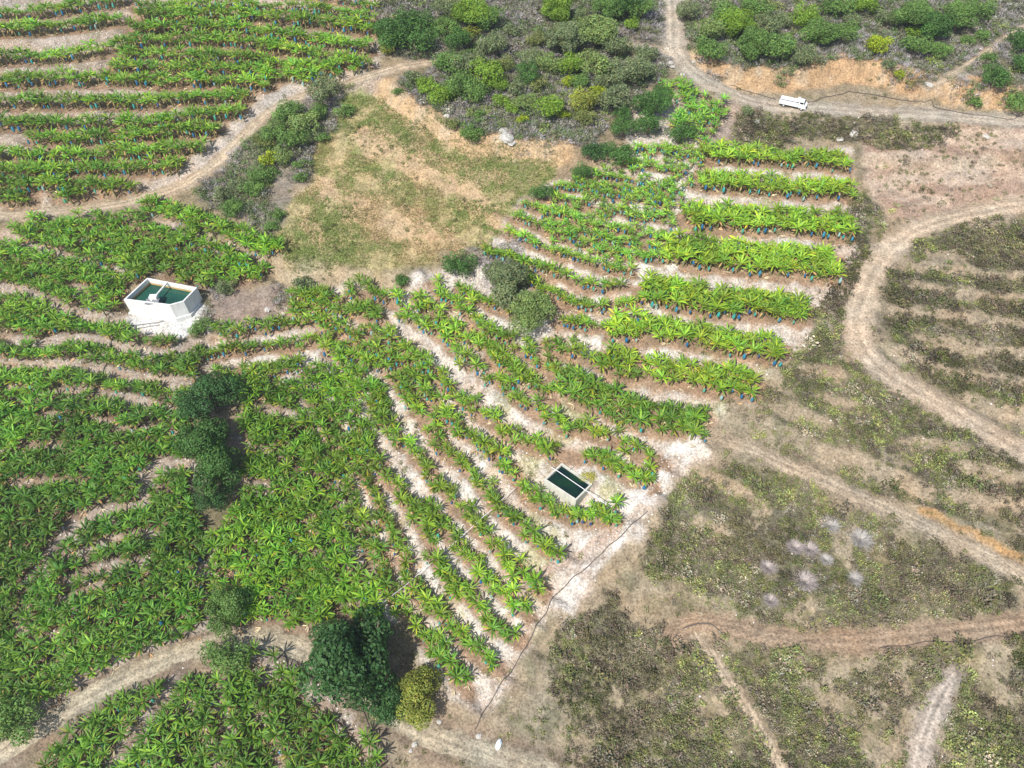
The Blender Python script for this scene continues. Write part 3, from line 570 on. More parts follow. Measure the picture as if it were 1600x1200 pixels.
for (poly, tint, sp, size, bagp), wp in zip(FILLS, fillp):
    x0, y0 = wp.min(0); x1, y1 = wp.max(0); row = 0; y = y0
    while y < y1:
        x = x0+(row % 2)*sp/2
        while x < x1:
            xx = x+RNG.normal(0, sp*.2); yy = y+RNG.normal(0, sp*.2)
            if inpoly(np.array(xx), np.array(yy), wp):
                j = min(max(int((yy-Y0)/RES), 0), NY-1); i = min(max(int((xx-X0)/RES), 0), NX-1)
                if not (gD[j, i] < GAPS[gI[j, i]][1]*.46+.05): 
                    try_plant(xx, yy, size, tint, bagp, .07)
            x += sp
        y += sp*.87; row += 1
# remove plants too close together
cell = {}; kept = []
for p in plants:
    c = (int(p[0]//1.1), int(p[1]//1.1)); ok = True
    for a in (-1, 0, 1):
        for b in (-1, 0, 1):
            for q in cell.get((c[0]+a, c[1]+b), ()):
                if (q[0]-p[0])**2+(q[1]-p[1])**2 < (.88*min(p[2], 1))**2: ok = False
    if ok: cell.setdefault(c, []).append(p); kept.append(p)
plants = kept
P3 = np.array([[p[0], p[1], float(Hs(p[0], p[1]))] for p in plants])
PX, PY, PZ = project(P3+np.array([0, 0, 1.7]))
inside = (PX > -12) & (PX < 1612) & (PY > -12) & (PY < 1212)
order = np.argsort(np.where(inside, PZ, 1e6)-0); indiv = set(order[:300].tolist())
print('plants', len(plants))
A = Acc()
def xf(V, x, y, z, s, r):
    c, sn = math.cos(r)*s, math.sin(r)*s
    return np.stack([V[:, 0]*c-V[:, 1]*sn+x, V[:, 0]*sn+V[:, 1]*c+y, V[:, 2]*s+z], 1)
def crown_tint(T, t): 
    R = np.empty_like(T); dry = T[:, 0] < 0; R[~dry] = T[~dry]*t; R[dry] = -T[dry]*DRY; return R
brng = np.random.default_rng(5)
for i, p in enumerate(plants):
    if i in indiv: continue
    x, y, s, t, bag, vi, rot = p; z = P3[i, 2]; (V, F, T, Mi), (SV, SF, ST), tall = VARS[vi]
    A.add(xf(V, x, y, z, s, rot), F, crown_tint(T, t), Mi)
    A.add(xf(SV, x, y, z, s, rot), SF, ST*STEM, 2)
    if bag >= 0:
        bv, bf, bt = bag_geo(brng, BLUES[bag]); A.add(xf(bv, x+brng.normal(0, .25), y-1.1*s-.05, z+brng.uniform(.95, 1.45)*s, max(s, .85)*brng.uniform(.75, 1.05), 0), bf, bt, 3)
V, F, T, Mi = A.get()
o = link('banana_plants', quad_mesh('banana_plants', V, F, tint=T, mi=Mi, mats=[M_leaf, M_dry, M_stem, M_bag]))
tag(o, 'green banana plants filling the stepped terraces further up the slope, many with blue bunch bags', 'banana plants', kind='stuff')
# the 300 nearest plants, each of its own
vm = {}
def variant(vi, tk, tint):
    if (vi, tk) not in vm:
        (V, F, T, Mi), (SV, SF, ST), tall = VARS[vi]
        vm[(vi, tk)] = (quad_mesh('leaf_crown', V, F, tint=crown_tint(T, tint), mi=Mi, mats=[M_leaf, M_dry]), quad_mesh('pseudostem', SV, SF, tint=ST*STEM, mats=[M_stem]))
    return vm[(vi, tk)]
bagm = []
for b in range(6):
    bv, bf, bt = bag_geo(brng, BLUES[b]); bagm.append(quad_mesh('fruit_bag', bv, bf, tint=bt, mats=[M_bag]))
bagname = ['blue','bright blue','teal','green','dark blue','pale']
roadpl = W(ROADS['lower_road'][0][:19])
for i in sorted(indiv):
    x, y, s, t, bag, vi, rot = plants[i]; lum = int(np.clip(round((t[1]/.17-1)*4), -2, 2))
    cm, smh = variant(vi, lum, np.array((.090,.186,.028))*(1+lum*.2))
    yr = np.interp(PX[i], [p[0] for p in ROADS['lower_road'][0]], [p[1] for p in ROADS['lower_road'][0]])
    if PY[i] > yr-4 and PX[i] < 640: where, grp = 'below the curved dirt road', 'banana plants below the lower dirt road'
    elif PX[i] > 600: where, grp = 'in the diagonal rows by the big dark tree', 'banana plants at the foot of the diagonal rows'
    elif PX[i] > 325: where, grp = 'above the road left of the big dark tree', 'banana plants in the dense plot by the big tree'
    else: where, grp = 'just above the curved dirt road at the lower left', 'banana plants above the lower dirt road'
    r = link('banana_plant', None, loc=(x, y, P3[i, 2])); r.scale = (s, s, s)
    lb = ('plant with %s bunch bag ' % bagname[bag] if bag >= 0 else 'banana plant ')+where
    tag(r, lb, 'banana plant', grp+(' with %s bags' % bagname[bag] if bag >= 0 else ''))
    c = link('leaf_crown', cm, r); c.rotation_euler.z = rot; q = link('pseudostem', smh, r)
    if bag >= 0: b = link('fruit_bag', bagm[bag], r, (random.gauss(0, .2), -1.1, 1.1))
print('bananas done', len(F))
# ---------------------------------------------------------------- trees and bushes
TC = {'dark':(.048,.122,.034),'dkgreen':(.070,.160,.036),'green':(.125,.230,.055),'bright':(.175,.300,.035),'yg':(.27,.36,.02),'olive':(.17,.205,.065),'greygreen':(.165,.215,.100),'palegreen':(.19,.275,.085),'yellow':(.23,.27,.05)}
TN = {'dark':'very dark green','dkgreen':'deep green','green':'mid green','bright':'bright green','yg':'vivid yellow-green','olive':'dull olive','greygreen':'grey-green','palegreen':'pale green','yellow':'yellowish'}
TM = {k: leaf_mat('foliage_'+TN[k].replace(' ', '_'), mult=v, trans=.2, rough=.6, spec=.25) for k, v in TC.items()}
M_bark = flat_mat('bark', (.16,.12,.085), .9, .3, 6)
def tree_crown(seed, nl, leafsz):
    rng = np.random.default_rng(seed); nb = 26
    cs = []; 
    for k in range(nb):
        a = rng.random()*6.28; rr = math.sqrt(rng.random())*(.70+.14*math.sin(2*a+seed*1.7)+.12*math.sin(5*a+seed)) if seed < 50 else math.sqrt(rng.random())*.8; zz = rng.uniform(-.3, .62)*(1-rr*.6); cs.append((rr*math.cos(a), rr*math.sin(a), zz, rng.uniform(.16, .42)))
    cs = np.array(cs); w_ = cs[:, 3]**2; b = rng.choice(nb, nl, p=w_/w_.sum())
    d = rng.normal(size=(nl, 3)); d[:, 2] += .25; d /= np.linalg.norm(d, axis=1)[:, None]
    rad = cs[b, 3]*rng.uniform(.72, 1.08, nl)**.7; pos = cs[b, :3]+d*rad[:, None]
    nrm = d+rng.normal(size=(nl, 3))*.55; nrm /= np.linalg.norm(nrm, axis=1)[:, None]
    t1 = np.cross(nrm, rng.normal(size=(nl, 3))); t1 /= np.linalg.norm(t1, axis=1)[:, None]; t2 = np.cross(nrm, t1)
    s = leafsz*rng.uniform(.6, 1.3, nl)[:, None]
    V = np.stack([pos-t1*s, pos-t2*s*.55+nrm*s*.15, pos+t1*s, pos+t2*s*.55-nrm*s*.1], 1).reshape(-1, 3)
    F = np.arange(nl*4).reshape(-1, 4)
    cl = rng.uniform(.75, 1.25, nb)[b]; lt = cl*rng.uniform(.7, 1.3, nl)
    T = np.stack([lt*rng.uniform(.85, 1.25, nl), lt, lt*rng.uniform(.8, 1.1, nl)], 1)
    return V, F, np.repeat(T, 4, 0)
def trunk_geo(seed):
    rng = np.random.default_rng(seed); A_ = Acc()
    A_.add(*prism(.09, .06, -1.25, -.45, 7, (0, 0), (1,1,1), (.04, .02)))
    for k in range(6):
        a = k*1.05+rng.random()*.5; r = rng.uniform(.35, .55); z = rng.uniform(0, .4)
        A_.add(*prism(.045, .012, -.55, z, 5, (.03, .02), (1,1,1), (r*math.cos(a), r*math.sin(a))))
    return A_.get()
LOD = []
for (nl, lsz, sd0) in ((900, .085, 0), (2600, .055, 10), (9500, .040, 20)):
    L = []
    for k in range(4):
        V, F, T = tree_crown(sd0+k, nl, lsz); V[:, 2] *= .85; L.append(quad_mesh('crown', V, F, tint=T, mats=[TM['green']]))
    LOD.append(L)
TR = []
for k in range(3):
    V, F, T, Mi = trunk_geo(k); TR.append(quad_mesh('trunk', V, F, mats=[M_bark]))
REG = {'lower':('by the lower dirt road','trees along the lower dirt road'),'mid':('in the left banana plot','trees in the left banana plot'),
 'tank':('near the white reservoir','bushes near the white reservoir'),'gully':('below the grassy middle slope','bushes in the middle gully'),
 'spine':('among the upper banana plants','trees among the upper banana plants'),'thicket':('left of the upper road','trees of the thicket left of the upper road'),
 'upper':('above the truck road','trees above the truck road'),'track':('beside the upper left track','trees beside the upper left track')}
ORD = ['leftmost','second from left','third from left','fourth from left','fifth from left','sixth from left','seventh from left','eighth from left','ninth from left','tenth from left','eleventh from left','twelfth from left','thirteenth from left','fourteenth from left','fifteenth from left','sixteenth from left','seventeenth from left','eighteenth from left','nineteenth from left','twentieth from left']
by = {}
for t in TREES: by.setdefault((t[3], t[4]), []).append(t)
for i, t in enumerate(TREES):
    x, y, R, ty, reg, px, py = t; fam = sorted(by[(ty, reg)], key=lambda q: (q[5], q[6])); k = fam.index(t)
    z = float(Hs(x, y)); kind = 'tree' if R > 2.1 else 'bush'
    if len(fam) == 1: lb = 'only %s %s %s' % (TN[ty], kind, REG[reg][0])
    else: lb = '%s %s, %s of its colour %s' % (TN[ty], kind, (ORD[k] if k < len(fam)-1 or k == 0 else 'rightmost'), REG[reg][0])
    hh = .95 if R > 2.6 else .72
    r = link(kind, None, loc=(x, y, z+R*hh*random.uniform(.86, 1))); tag(r, lb, kind, REG[reg][1])
    fs = {'lower': 1.1, 'mid': 1.2, 'spine': 1.1}.get(reg, 1.24)
    r.scale = (R*fs*random.uniform(.92, 1.2), R*fs*random.uniform(.92, 1.2), R*fs*random.uniform(.85, 1.1))
    lod = 2 if R > 3.6 else (1 if R > 2.0 else 0)
    c = link('crown', LOD[lod][i % 4], r); c.rotation_euler.z = random.random()*6.28; c.material_slots[0].link = 'OBJECT'; c.material_slots[0].material = TM[ty]
    link('trunk', TR[i % 3], r)
print('trees', len(TREES))
# ---------------------------------------------------------------- ground cover
def tuft(seed, n, spread, h, wd, lean=.5):
    rng = np.random.default_rng(seed); a = rng.random(n)*6.28; r = np.sqrt(rng.random(n))*spread; el = rng.uniform(.5, 1.2, n); hh = h*rng.uniform(.5, 1.1, n)
    base = np.stack([r*np.cos(a), r*np.sin(a), np.zeros(n)-.05], 1); a2 = a+rng.normal(0, .8, n)
    dr = np.stack([np.cos(a2)*np.cos(el)*lean*2, np.sin(a2)*np.cos(el)*lean*2, np.sin(el)], 1); tip = base+dr*hh[:, None]; midp = base*.5+tip*.5
    sd = np.stack([-np.sin(a2+rng.normal(0, .5, n)), np.cos(a2), rng.normal(0, .3, n)], 1)*wd*rng.uniform(.6, 1.3, n)[:, None]
    V = np.stack([base, midp+sd, tip, midp-sd], 1).reshape(-1, 3); F = np.arange(n*4).reshape(-1, 4)
    T = np.repeat(rng.uniform(.65, 1.35, n), 4)[:, None]*np.ones((1, 3)); return V, F, T
def puff(seed, n, rad, lsz):
    V, F, T = tree_crown(seed, n, lsz/rad); V = V*rad; V[:, 2] = V[:, 2]*.95+rad*.45; return V, F, T
def scatter(name, label, cat, variants, pts, tints, sizes, mat):
    A = Acc()
    for (x, y), t, s in zip(pts, tints, sizes):
        V, F, T = variants[RNG.integers(len(variants))]
        A.add(xf(V, x, y, 0, s, RNG.random()*6.28)+np.array([0, 0, 1])*float(Hs(x, y)), F, T*t, 0)
    V, F, T, Mi = A.get(); o = link(name, quad_mesh(name, V, F, tint=T, mats=[mat])); tag(o, label, cat, kind='stuff'); print(name, len(F)); return o
def sample_poly(names_, sp, keep, jit=.5):
    out = []
    for n in names_:
        wp = WPOLY[n] if isinstance(n, str) else n; x0, y0 = wp.min(0); x1, y1 = wp.max(0)
        X, Y = np.meshgrid(np.arange(x0, x1, sp), np.arange(y0, y1, sp)); X = X+RNG.uniform(-jit, jit, X.shape)*sp; Y = Y+RNG.uniform(-jit, jit, X.shape)*sp
        m = inpoly(X+(fbm(X, Y, 5, 3, 1)-.5)*7, Y+(fbm(X, Y, 5, 3, 2)-.5)*7, wp); X, Y = X[m], Y[m]
        px, py, dz = project(np.stack([X, Y, Hs(X, Y)], -1)); m = (px > -50) & (px < 1650) & (py > -50) & (py < 1250); X, Y = X[m], Y[m]
        i = np.clip(((X-X0)/RES).astype(int), 0, NX-1); j = np.clip(((Y-Y0)/RES).astype(int), 0, NY-1)
        m = keep(X, Y, i, j) & (RD[j, i] > roadw[RI[j, i]]/2+.2); out.append(np.stack([X[m], Y[m]], 1))
    return np.concatenate(out)
M_scrub = leaf_mat('scrub_leaf', trans=.12, rough=.8, spec=.1)
# low scrub on the right side
puffs = [puff(60+k, 44, .62, .13) for k in range(9)]+[tuft(70+k, 36, .5, .7, .06, .6) for k in range(3)]+[puff(70+k, 90, 1.05, .15) for k in range(4)]
def keep_scrub(X, Y, i, j):
    gapk = qD[j, i] < np.array([g_[1] for g_ in SCRUBGAPS]+[1])[qI[j, i]]*.55
    return (~gapk | (RNG.random(X.shape) < .12)) & (fbm(X, Y, 6, 4, 21) < .70-.08*RNG.random(X.shape)) 
pts = sample_poly(['sc2','sc3','sc4','sc5','sc6','sc7'], .68, keep_scrub)
dsc = W([(1297,820),(1243,855),(1266,858),(1291,874),(1258,908),(1345,842),(1335,904),(1200,886),(1204,938)])
pts = pts[(((pts[:, None]-dsc[None])**2).sum(-1) > 1.5**2).all(1)]
def scrub_tint(x, y):
    a = fbm(x, y, 11, 2, 61); b = RNG.random()
    if b < .36: c = np.array([.145,.170,.070])
    elif b < .60: c = np.array([.20,.225,.08])
    elif b < .88: c = np.array([.16,.140,.105])
    else: c = np.array([.27,.25,.19])
    if a > .54: c = c*.6+np.array([.165,.128,.10])*.4
    return c*RNG.uniform(.6, 1.35)*(.35+1.35*fbm(x, y, 4, 3, 63))*(.6+.9*fbm(x, y, 16, 2, 64))
scatter('scrub', 'low brown and olive scrub covering the abandoned terraces on the right', 'scrub', puffs, pts, [scrub_tint(*p)*np.array([.98,.98,.98]) for p in pts], np.clip(RNG.lognormal(-.22, .3, len(pts)), .4, 1.7), M_scrub)
vg0 = W([(1100,600),(1200,560),(1330,260),(1650,180),(1650,1240),(760,1240),(800,1090),(1000,840),(1110,690)])
pts = sample_poly([vg0], 2.1, lambda X, Y, i, j: (fbm(X, Y, 9, 3, 66) > .42) & (rD[j, i] > 3))
scatter('scrub', 'scattered olive and brown clumps on the bare ground between the scrub patches', 'scrub', puffs, pts, [scrub_tint(*p)*1.15 for p in pts], RNG.uniform(.3, 1.0, len(pts)), M_scrub)
# dry grey brush among the trees at the top
twigs = [tuft(80+k, 46, .55, .95, .035, .6) for k in range(6)]
pts = sample_poly(['thicket','upper_thicket','track_thicket','purple','brushleft'], .95, lambda X, Y, i, j: (fbm(X, Y, 6, 4, 71) < .60))
scatter('dry_brush', 'grey leafless brush between the trees', 'brush', twigs+[puff(90+k, 34, .6, .12) for k in range(3)], pts, [np.array([.35,.33,.33])*RNG.uniform(.7, 1.3) if RNG.random() < .6 else np.array([.17,.19,.10])*RNG.uniform(.7, 1.3) for p in pts], RNG.uniform(.8, 1.7, len(pts)), M_scrub)
under = [puff(130+k, 90, 1.0, .15) for k in range(6)]+[puff(140+k, 60, .8, .12) for k in range(3)]
pts = sample_poly(['thicket','upper_thicket','track_thicket'], 1.35, lambda X, Y, i, j: (fbm(X, Y, 8, 4, 73) < .62))
UC = [(.16,.215,.10),(.125,.205,.065),(.19,.205,.13),(.27,.255,.235),(.21,.28,.08)]
scatter('undergrowth', 'dense mixed green and grey undergrowth filling the hillsides at the top', 'undergrowth', under, pts, [np.array(UC[int(np.clip(fbm(p[0], p[1], 7, 2, 74)*7-1.2+RNG.normal(0, .7), 0, 4))])*RNG.uniform(.75, 1.25) for p in pts], RNG.uniform(.7, 1.5, len(pts)), M_scrub)
# grass of the bare hill, greener where it is thick
blades = [tuft(110+k, 26, .42, .42, .03, .5) for k in range(6)]
hillD, _, _ = fields([smoothline(W([(565,215),(600,240),(650,262),(700,290),(740,310),(785,345)])), smoothline(W([(500,292),(540,312),(590,318),(600,340),(640,365),(690,375)]))], 5)
pts = sample_poly(['hill'], .50, lambda X, Y, i, j: (hillD[j, i]+(fbm(X, Y, 3, 3, 25)-.5)*6 > 1.8) & (fbm(X, Y, 6, 4, 21) < .64) | (RNG.random(X.shape) < .12))
scatter('grass', 'sparse olive and straw grass on the sandy slope in the middle', 'grass', blades, pts, [(np.array([.20,.27,.07]) if fbm(p[0], p[1], 9, 3, 77)+RNG.normal(0, .08) > .46 else np.array([.36,.30,.14]))*RNG.uniform(.75, 1.2) for p in pts], RNG.uniform(.8, 1.7, len(pts)), M_scrub)
# weeds on terrace banks and road verges
vg = W([(-40,-40),(1640,-40),(1640,1240),(-40,1240)]); 
def keep_weed(X, Y, i, j):
    n = fbm(X, Y, 5, 4, 91)
    return (n > .60) & (rD[j, i] > 1.6) & (gD[j, i] > .2)
pts = sample_poly([vg], 1.25, keep_weed)
scatter('weeds', 'yellow-green weeds on the stony banks and verges', 'weeds', blades+puffs[:3], pts, [(np.array([.22,.24,.09]) if RNG.random() < .4 else np.array([.15,.16,.07]))*RNG.uniform(.7, 1.25) for p in pts], RNG.uniform(.5, 1.1, len(pts)), M_scrub)
# stones
def rockgeo(seed):
    rng = np.random.default_rng(seed); bm = bmesh.new(); bmesh.ops.create_cube(bm, size=1.6); bmesh.ops.subdivide_edges(bm, edges=bm.edges, cuts=1, use_grid_fill=True)
    V = np.array([v.co[:] for v in bm.verts]); F = np.array([[v.index for v in f.verts] for f in bm.faces]); bm.free()
    V = V/np.linalg.norm(V, axis=1)[:, None]**.7; V *= rng.uniform(.72, 1.2, V.shape); V[:, 2] *= .7; return V, F, np.ones((len(V), 3))
rocks = [rockgeo(k) for k in range(8)]
M_stone = leaf_mat('stone', trans=0, rough=.95, spec=.1)
pts = sample_poly([vg], .78, lambda X, Y, i, j: RNG.random(X.shape) < stone[j, i]*.55)
scatter('rubble', 'pale broken stones strewn over the terrace banks', 'stones', rocks, pts, [np.array([.60,.54,.49])*RNG.uniform(.7, 1.2) for p in pts], RNG.uniform(.05, .2, len(pts)), M_stone)
# fallen leaf litter in the rows
lit = []
for k in range(4):
    A_ = Acc(); rg = np.random.default_rng(300+k)
    for q in range(3): 
        V, F, T = leaf(rg.uniform(.7, 1.2), .22, .15, .3, rg.random()*6.28, rg, 3, .08, (1,1,1)); A_.add(V, F, T)
    lit.append(A_.get()[:3])
sel = [p for p in plants if RNG.random() < .42]
pts = [(p[0]+RNG.normal(0, .8), p[1]-RNG.random()*1.5) for p in sel]
scatter('leaf_litter', 'dry orange-brown fallen banana leaves below the plants', 'leaf litter', lit, pts, [np.array([.42,.27,.16] if RNG.random() < .5 else [.50,.42,.30])*RNG.uniform(.7, 1.2) for p in pts], RNG.uniform(.7, 1.2, len(pts)), M_dry)
# ---------------------------------------------------------------- boulders, dead shrubs
M_boulder = flat_mat('boulder_limestone', (.47,.44,.39), .95, .5, 4)
BO = [(1032,101,.9,'first white boulder from the left beside the road fork'),(1047,99,.9,'second white boulder beside the road fork'),(1051,105,.7,'small white boulder nearest the road at the fork'),(1067,117,.7,'pale grey rock between the road and the upper banana plants'),(1084,97,.6,'small white rock on the outer edge of the road bend'),
 (793,216,1.9,'big white rock outcrop above the orange cut slope'),(788,206,1.2,'upper lump of the white outcrop above the orange cut'),(800,224,1.0,'lower lump of the white outcrop above the orange cut'),(702,174,1.3,'white rock outcrop below the bright thicket'),(698,182,.8,'small rock just below the outcrop under the thicket'),(848,216,.8,'pale rock at the right end of the grey brush'),
 (1182,190,1.0,'flat white boulder below the road left of the truck'),(1334,210,1.3,'large white rock in the olive scrub below the road'),(1312,218,.9,'smaller pale rock left of the large one below the road'),(1451,133,1.0,'white rock where the ridge track meets the cut slope'),(1541,214,.8,'pale rock on the bare slope at the right'),
 (418,484,.8,'white rock on the brown patch right of the reservoir'),(652,1050,.8,'pale boulder between the dark tree and the yellow bush'),(686,1128,.6,'white stone on the verge above the lower road'),(748,1150,.7,'whitish stone heap at the end of the black hose'),(648,1163,.7,'grey stone below the lower road by the dry ditch'),(642,1173,.5,'smaller grey stone in the dry ditch below the lower road')]
for (px, py, s, lb) in BO:
    q = at(np.array(float(px)), np.array(float(py))); rg = random.Random(px)
    bm = bmesh.new(); bmesh.ops.create_icosphere(bm, subdivisions=3, radius=1)
    for v in bm.verts:
        n = v.co.copy(); f = 1+.35*(float(fbm(n.x*3+px, n.y*3+n.z*2, 1.3, 3, 5))-.5)*2; v.co = Vector((n.x*f*1.2, n.y*f, n.z*f*.7))
    me = bpy.data.meshes.new('boulder'); bm.to_mesh(me); bm.free(); me.materials.append(M_boulder)
    o = link('boulder', me, loc=(q[0], q[1], q[2]+.1*s)); s *= (.8 if py < 900 else .55); o.scale = (s, s, s*.8); o.rotation_euler.z = rg.random()*6; tag(o, lb, 'rock')
M_dead = leaf_mat('dead_grass', trans=.1, rough=.9, spec=.1)
DS = [(1297,820,1.6,'topmost silvery dry grass clump in the right scrub'),(1243,855,1.4,'left one of the two touching pale pink dry clumps'),(1266,858,1.5,'right one of the two touching pale pink dry clumps'),(1291,874,1.1,'small round silver dry clump below the touching pair'),(1258,908,1.9,'largest pinkish dry clump, lowest in its scatter'),(1345,842,1.9,'wide faded grey dry shrub right of the silver clumps'),(1335,904,1.3,'faint pale dry shrub lower right of the silver clumps'),(1200,886,1.4,'dry clump left of the largest pinkish one'),(1204,938,1.2,'pale dry clump nearest the rutted road'),
 (1002,93,1.6,'bare silvery dead shrub in the thicket by the road fork')]
for (px, py, s, lb) in DS:
    q = at(np.array(float(px)), np.array(float(py)), .4); V, F, T = tuft(px, 420, .18, 1.0, .016, .75)
    V2, F2, T2 = tuft(px+1, 200, .4, .8, .02, .7); V = np.r_[V, V2]; T = np.r_[T, T2]; F = np.r_[F, F2+len(V)-len(V2)]
    c = np.array([.62,.58,.54]) if 'silver' in lb or 'grey' in lb else np.array([.60,.52,.49])
    c = c*.66
    o = link('dry_shrub', quad_mesh('dry_shrub', V, F, tint=T*c, mats=[M_dead]), loc=(q[0], q[1], q[2]+.2)); o.scale = (s, s, s*.62); tag(o, lb, 'dry shrub', 'dry grass clumps')
# ---------------------------------------------------------------- pipes
M_hose = flat_mat('black_hose', (.085,.072,.065), .5, .2, 3); M_pvc = flat_mat('white_pipe', (.66,.66,.66), .4, .12, 2); M_iron = flat_mat('grey_pipe', (.22,.22,.23), .5, .2, 2)
def tube(name, P3_, r, mat, parent=None, n=7):
    P3_ = np.asarray(P3_, float); d = np.gradient(P3_, axis=0); d /= np.linalg.norm(d, axis=1)[:, None]+1e-9
    s = np.cross(d, [0, 0, 1.0]); s /= np.linalg.norm(s, axis=1)[:, None]+1e-9; u = np.cross(s, d); a = np.arange(n)*2*math.pi/n
    V = (P3_[:, None]+r*(np.cos(a)[None, :, None]*s[:, None]+np.sin(a)[None, :, None]*u[:, None])).reshape(-1, 3)
    F = [(i*n+k, (i+1)*n+k, (i+1)*n+(k+1) % n, i*n+(k+1) % n) for i in range(len(P3_)-1) for k in range(n)]
    return link(name, quad_mesh(name, V, F, mats=[mat], smooth=True), parent)
def hose(px, r, mat, label, lift=.0, name='hose', cat='hose', wob=.25):
    l = smoothline(W(px), .5); l = l+np.stack([fbm(l[:, 0], l[:, 1], 3, 2, 33)-.5, fbm(l[:, 0], l[:, 1], 3, 2, 34)-.5], 1)*wob*4
    o = tube(name, np.c_[l, Hs(l[:, 0], l[:, 1])+r+.05+lift], r, mat); return tag(o, label, cat)
hose([(1012,797),(985,820),(967,838),(933,870),(900,900),(873,923),(857,947),(843,973),(828,1005),(805,1040),(775,1082),(740,1140)], .075, M_hose, 'black irrigation hose running diagonally past the lower ends of the terraces')
hose([(1140,133),(1180,145),(1212,156)], .06, M_hose, 'black hose along the upper road verge left of the truck')
hose([(1262,160),(1290,150),(1334,144),(1362,148),(1400,154),(1431,159),(1493,176),(1525,181),(1559,185),(1583,190),(1592,178),(1640,160)], .075, M_hose, 'black hose along the orange cut right of the truck with a kink at the end')
hose([(186,505),(180,525),(175,542),(165,570),(157,592),(147,625),(140,650)], .075, M_hose, 'dark hose crossing the terraces below the white reservoir')
hose([(400,1014),(450,1028),(500,1057),(540,1073),(562,1093),(575,1125),(592,1175)], .06, M_hose, 'black hose following the lower edge of the curved road')
hose([(1370,1012),(1440,1006),(1500,1001),(1560,997),(1650,993)], .06, M_hose, 'thin dark tube standing in for shade on the lower edge of the rutted road')  # no real hose: dark tube added to draw the shade under the road edge
hose([(1068,985),(1092,974),(1110,976),(1130,990)], .08, M_hose, 'short dark tube arcing round the left end of the rutted road')  # short dark tube curving round the road end
hose([(1300,1170),(1320,1155),(1350,1130)], .07, M_hose, 'short dark hose lying in the scrub at the bottom')
hose([(198,514),(225,508),(255,502)], .12, M_iron, 'grey metal pipe lying at the foot of the white reservoir', name='pipe', cat='pipe', wob=.05)
hose([(196,518),(225,513),(250,508)], .09, M_iron, 'thinner grey pipe in front of the reservoir, nearer the plants', name='pipe', cat='pipe', wob=.05)
a = at(np.array([585., 805.]), np.array([953., 760.]), 1.6); t_ = np.linspace(0, 1, 120)[:, None]; ln = a[0]*(1-t_)+a[1]*t_
ln[:, 2] = np.convolve(np.pad(Hs(ln[:, 0], ln[:, 1]), 15, mode='edge'), np.ones(31)/31, 'valid')+1.6
tag(tube('pipe', ln, .045, M_pvc), 'long straight white pipe slanting across the diagonal rows left of the small pool', 'pipe')
# ---------------------------------------------------------------- reservoirs
def ring_wall(name, Pg, thick, z0, z1, mat, parent, bev=.03):
    I_ = poly_inset(Pg, thick); n = len(Pg); bm = bmesh.new()
    vs = [[bm.verts.new((p[0], p[1], z)) for p in Q] for Q, z in ((Pg, z0), (Pg, z1), (I_, z1), (I_, z0))]
    for a_, b_ in ((0, 1), (1, 2), (2, 3)):
        for k in range(n): bm.faces.new((vs[a_][k], vs[a_][(k+1) % n], vs[b_][(k+1) % n], vs[b_][k]))
    bmesh.ops.recalc_face_normals(bm, faces=bm.faces)
    me = bpy.data.meshes.new(name); bm.to_mesh(me); bm.free(); me.materials.append(mat); return link(name, me, parent), I_
def plate(name, Pg, z, mat, parent):
    bm = bmesh.new(); f = bm.faces.new([bm.verts.new((p[0], p[1], z)) for p in Pg]); 
    if f.normal.z < 0: f.normal_flip()
    me = bpy.data.meshes.new(name); bm.to_mesh(me); bm.free(); me.materials.append(mat); return link(name, me, parent)
def boxm(name, p0, p1, wd, z0, z1, mat, parent, bev=.02):
    p0 = np.array(p0, float)[:2]; p1 = np.array(p1, float)[:2]; d = p1-p0; L = np.linalg.norm(d); bm = bmesh.new(); bmesh.ops.create_cube(bm, size=1)
    for v in bm.verts: v.co = Vector((v.co.x*L, v.co.y*wd, v.co.z*(z1-z0)))
    bmesh.ops.bevel(bm, geom=bm.edges, offset=bev, segments=2, affect='EDGES')
    c = (p0+p1)/2; bm.transform(Matrix.Translation((c[0], c[1], (z0+z1)/2)) @ Matrix.Rotation(math.atan2(d[1], d[0]), 4, 'Z'))
    me = bpy.data.meshes.new(name); bm.to_mesh(me); bm.free(); me.materials.append(mat); return link(name, me, parent)
def wall_mat(name, base, stain, zw):
    m, nt, b = new_mat(name); tc = nt.nodes.new('ShaderNodeTexCoord'); sx = nt.nodes.new('ShaderNodeSeparateXYZ'); nt.links.new(tc.outputs['Object'], sx.inputs[0])
    n = N(nt, 'ShaderNodeTexNoise', Scale=1.3, Detail=6, Roughness=.7); mp = nt.nodes.new('ShaderNodeMapping'); mp.inputs['Scale'].default_value = (1, 1, .25); nt.links.new(tc.outputs['Object'], mp.inputs[0]); nt.links.new(mp.outputs[0], n.inputs['Vector'])
    n2_ = N(nt, 'ShaderNodeTexNoise', Scale=9, Detail=4); nt.links.new(mp.outputs[0], n2_.inputs['Vector'])
    c = mixrgb(nt, 'MULTIPLY', (*base, 1), ramp(nt, n.outputs['Fac'], [(.3, g(.82)), (.6, g(1.03))]), 1.0)
    c = mixrgb(nt, 'MULTIPLY', c, ramp(nt, n2_.outputs['Fac'], [(.3, g(.88)), (.7, g(1.05))]), 1.0)
    nt.links.new(c, b.inputs['Base Color']); b.inputs['Roughness'].default_value = .85; b.inputs['Specular IOR Level'].default_value = .2
    return m
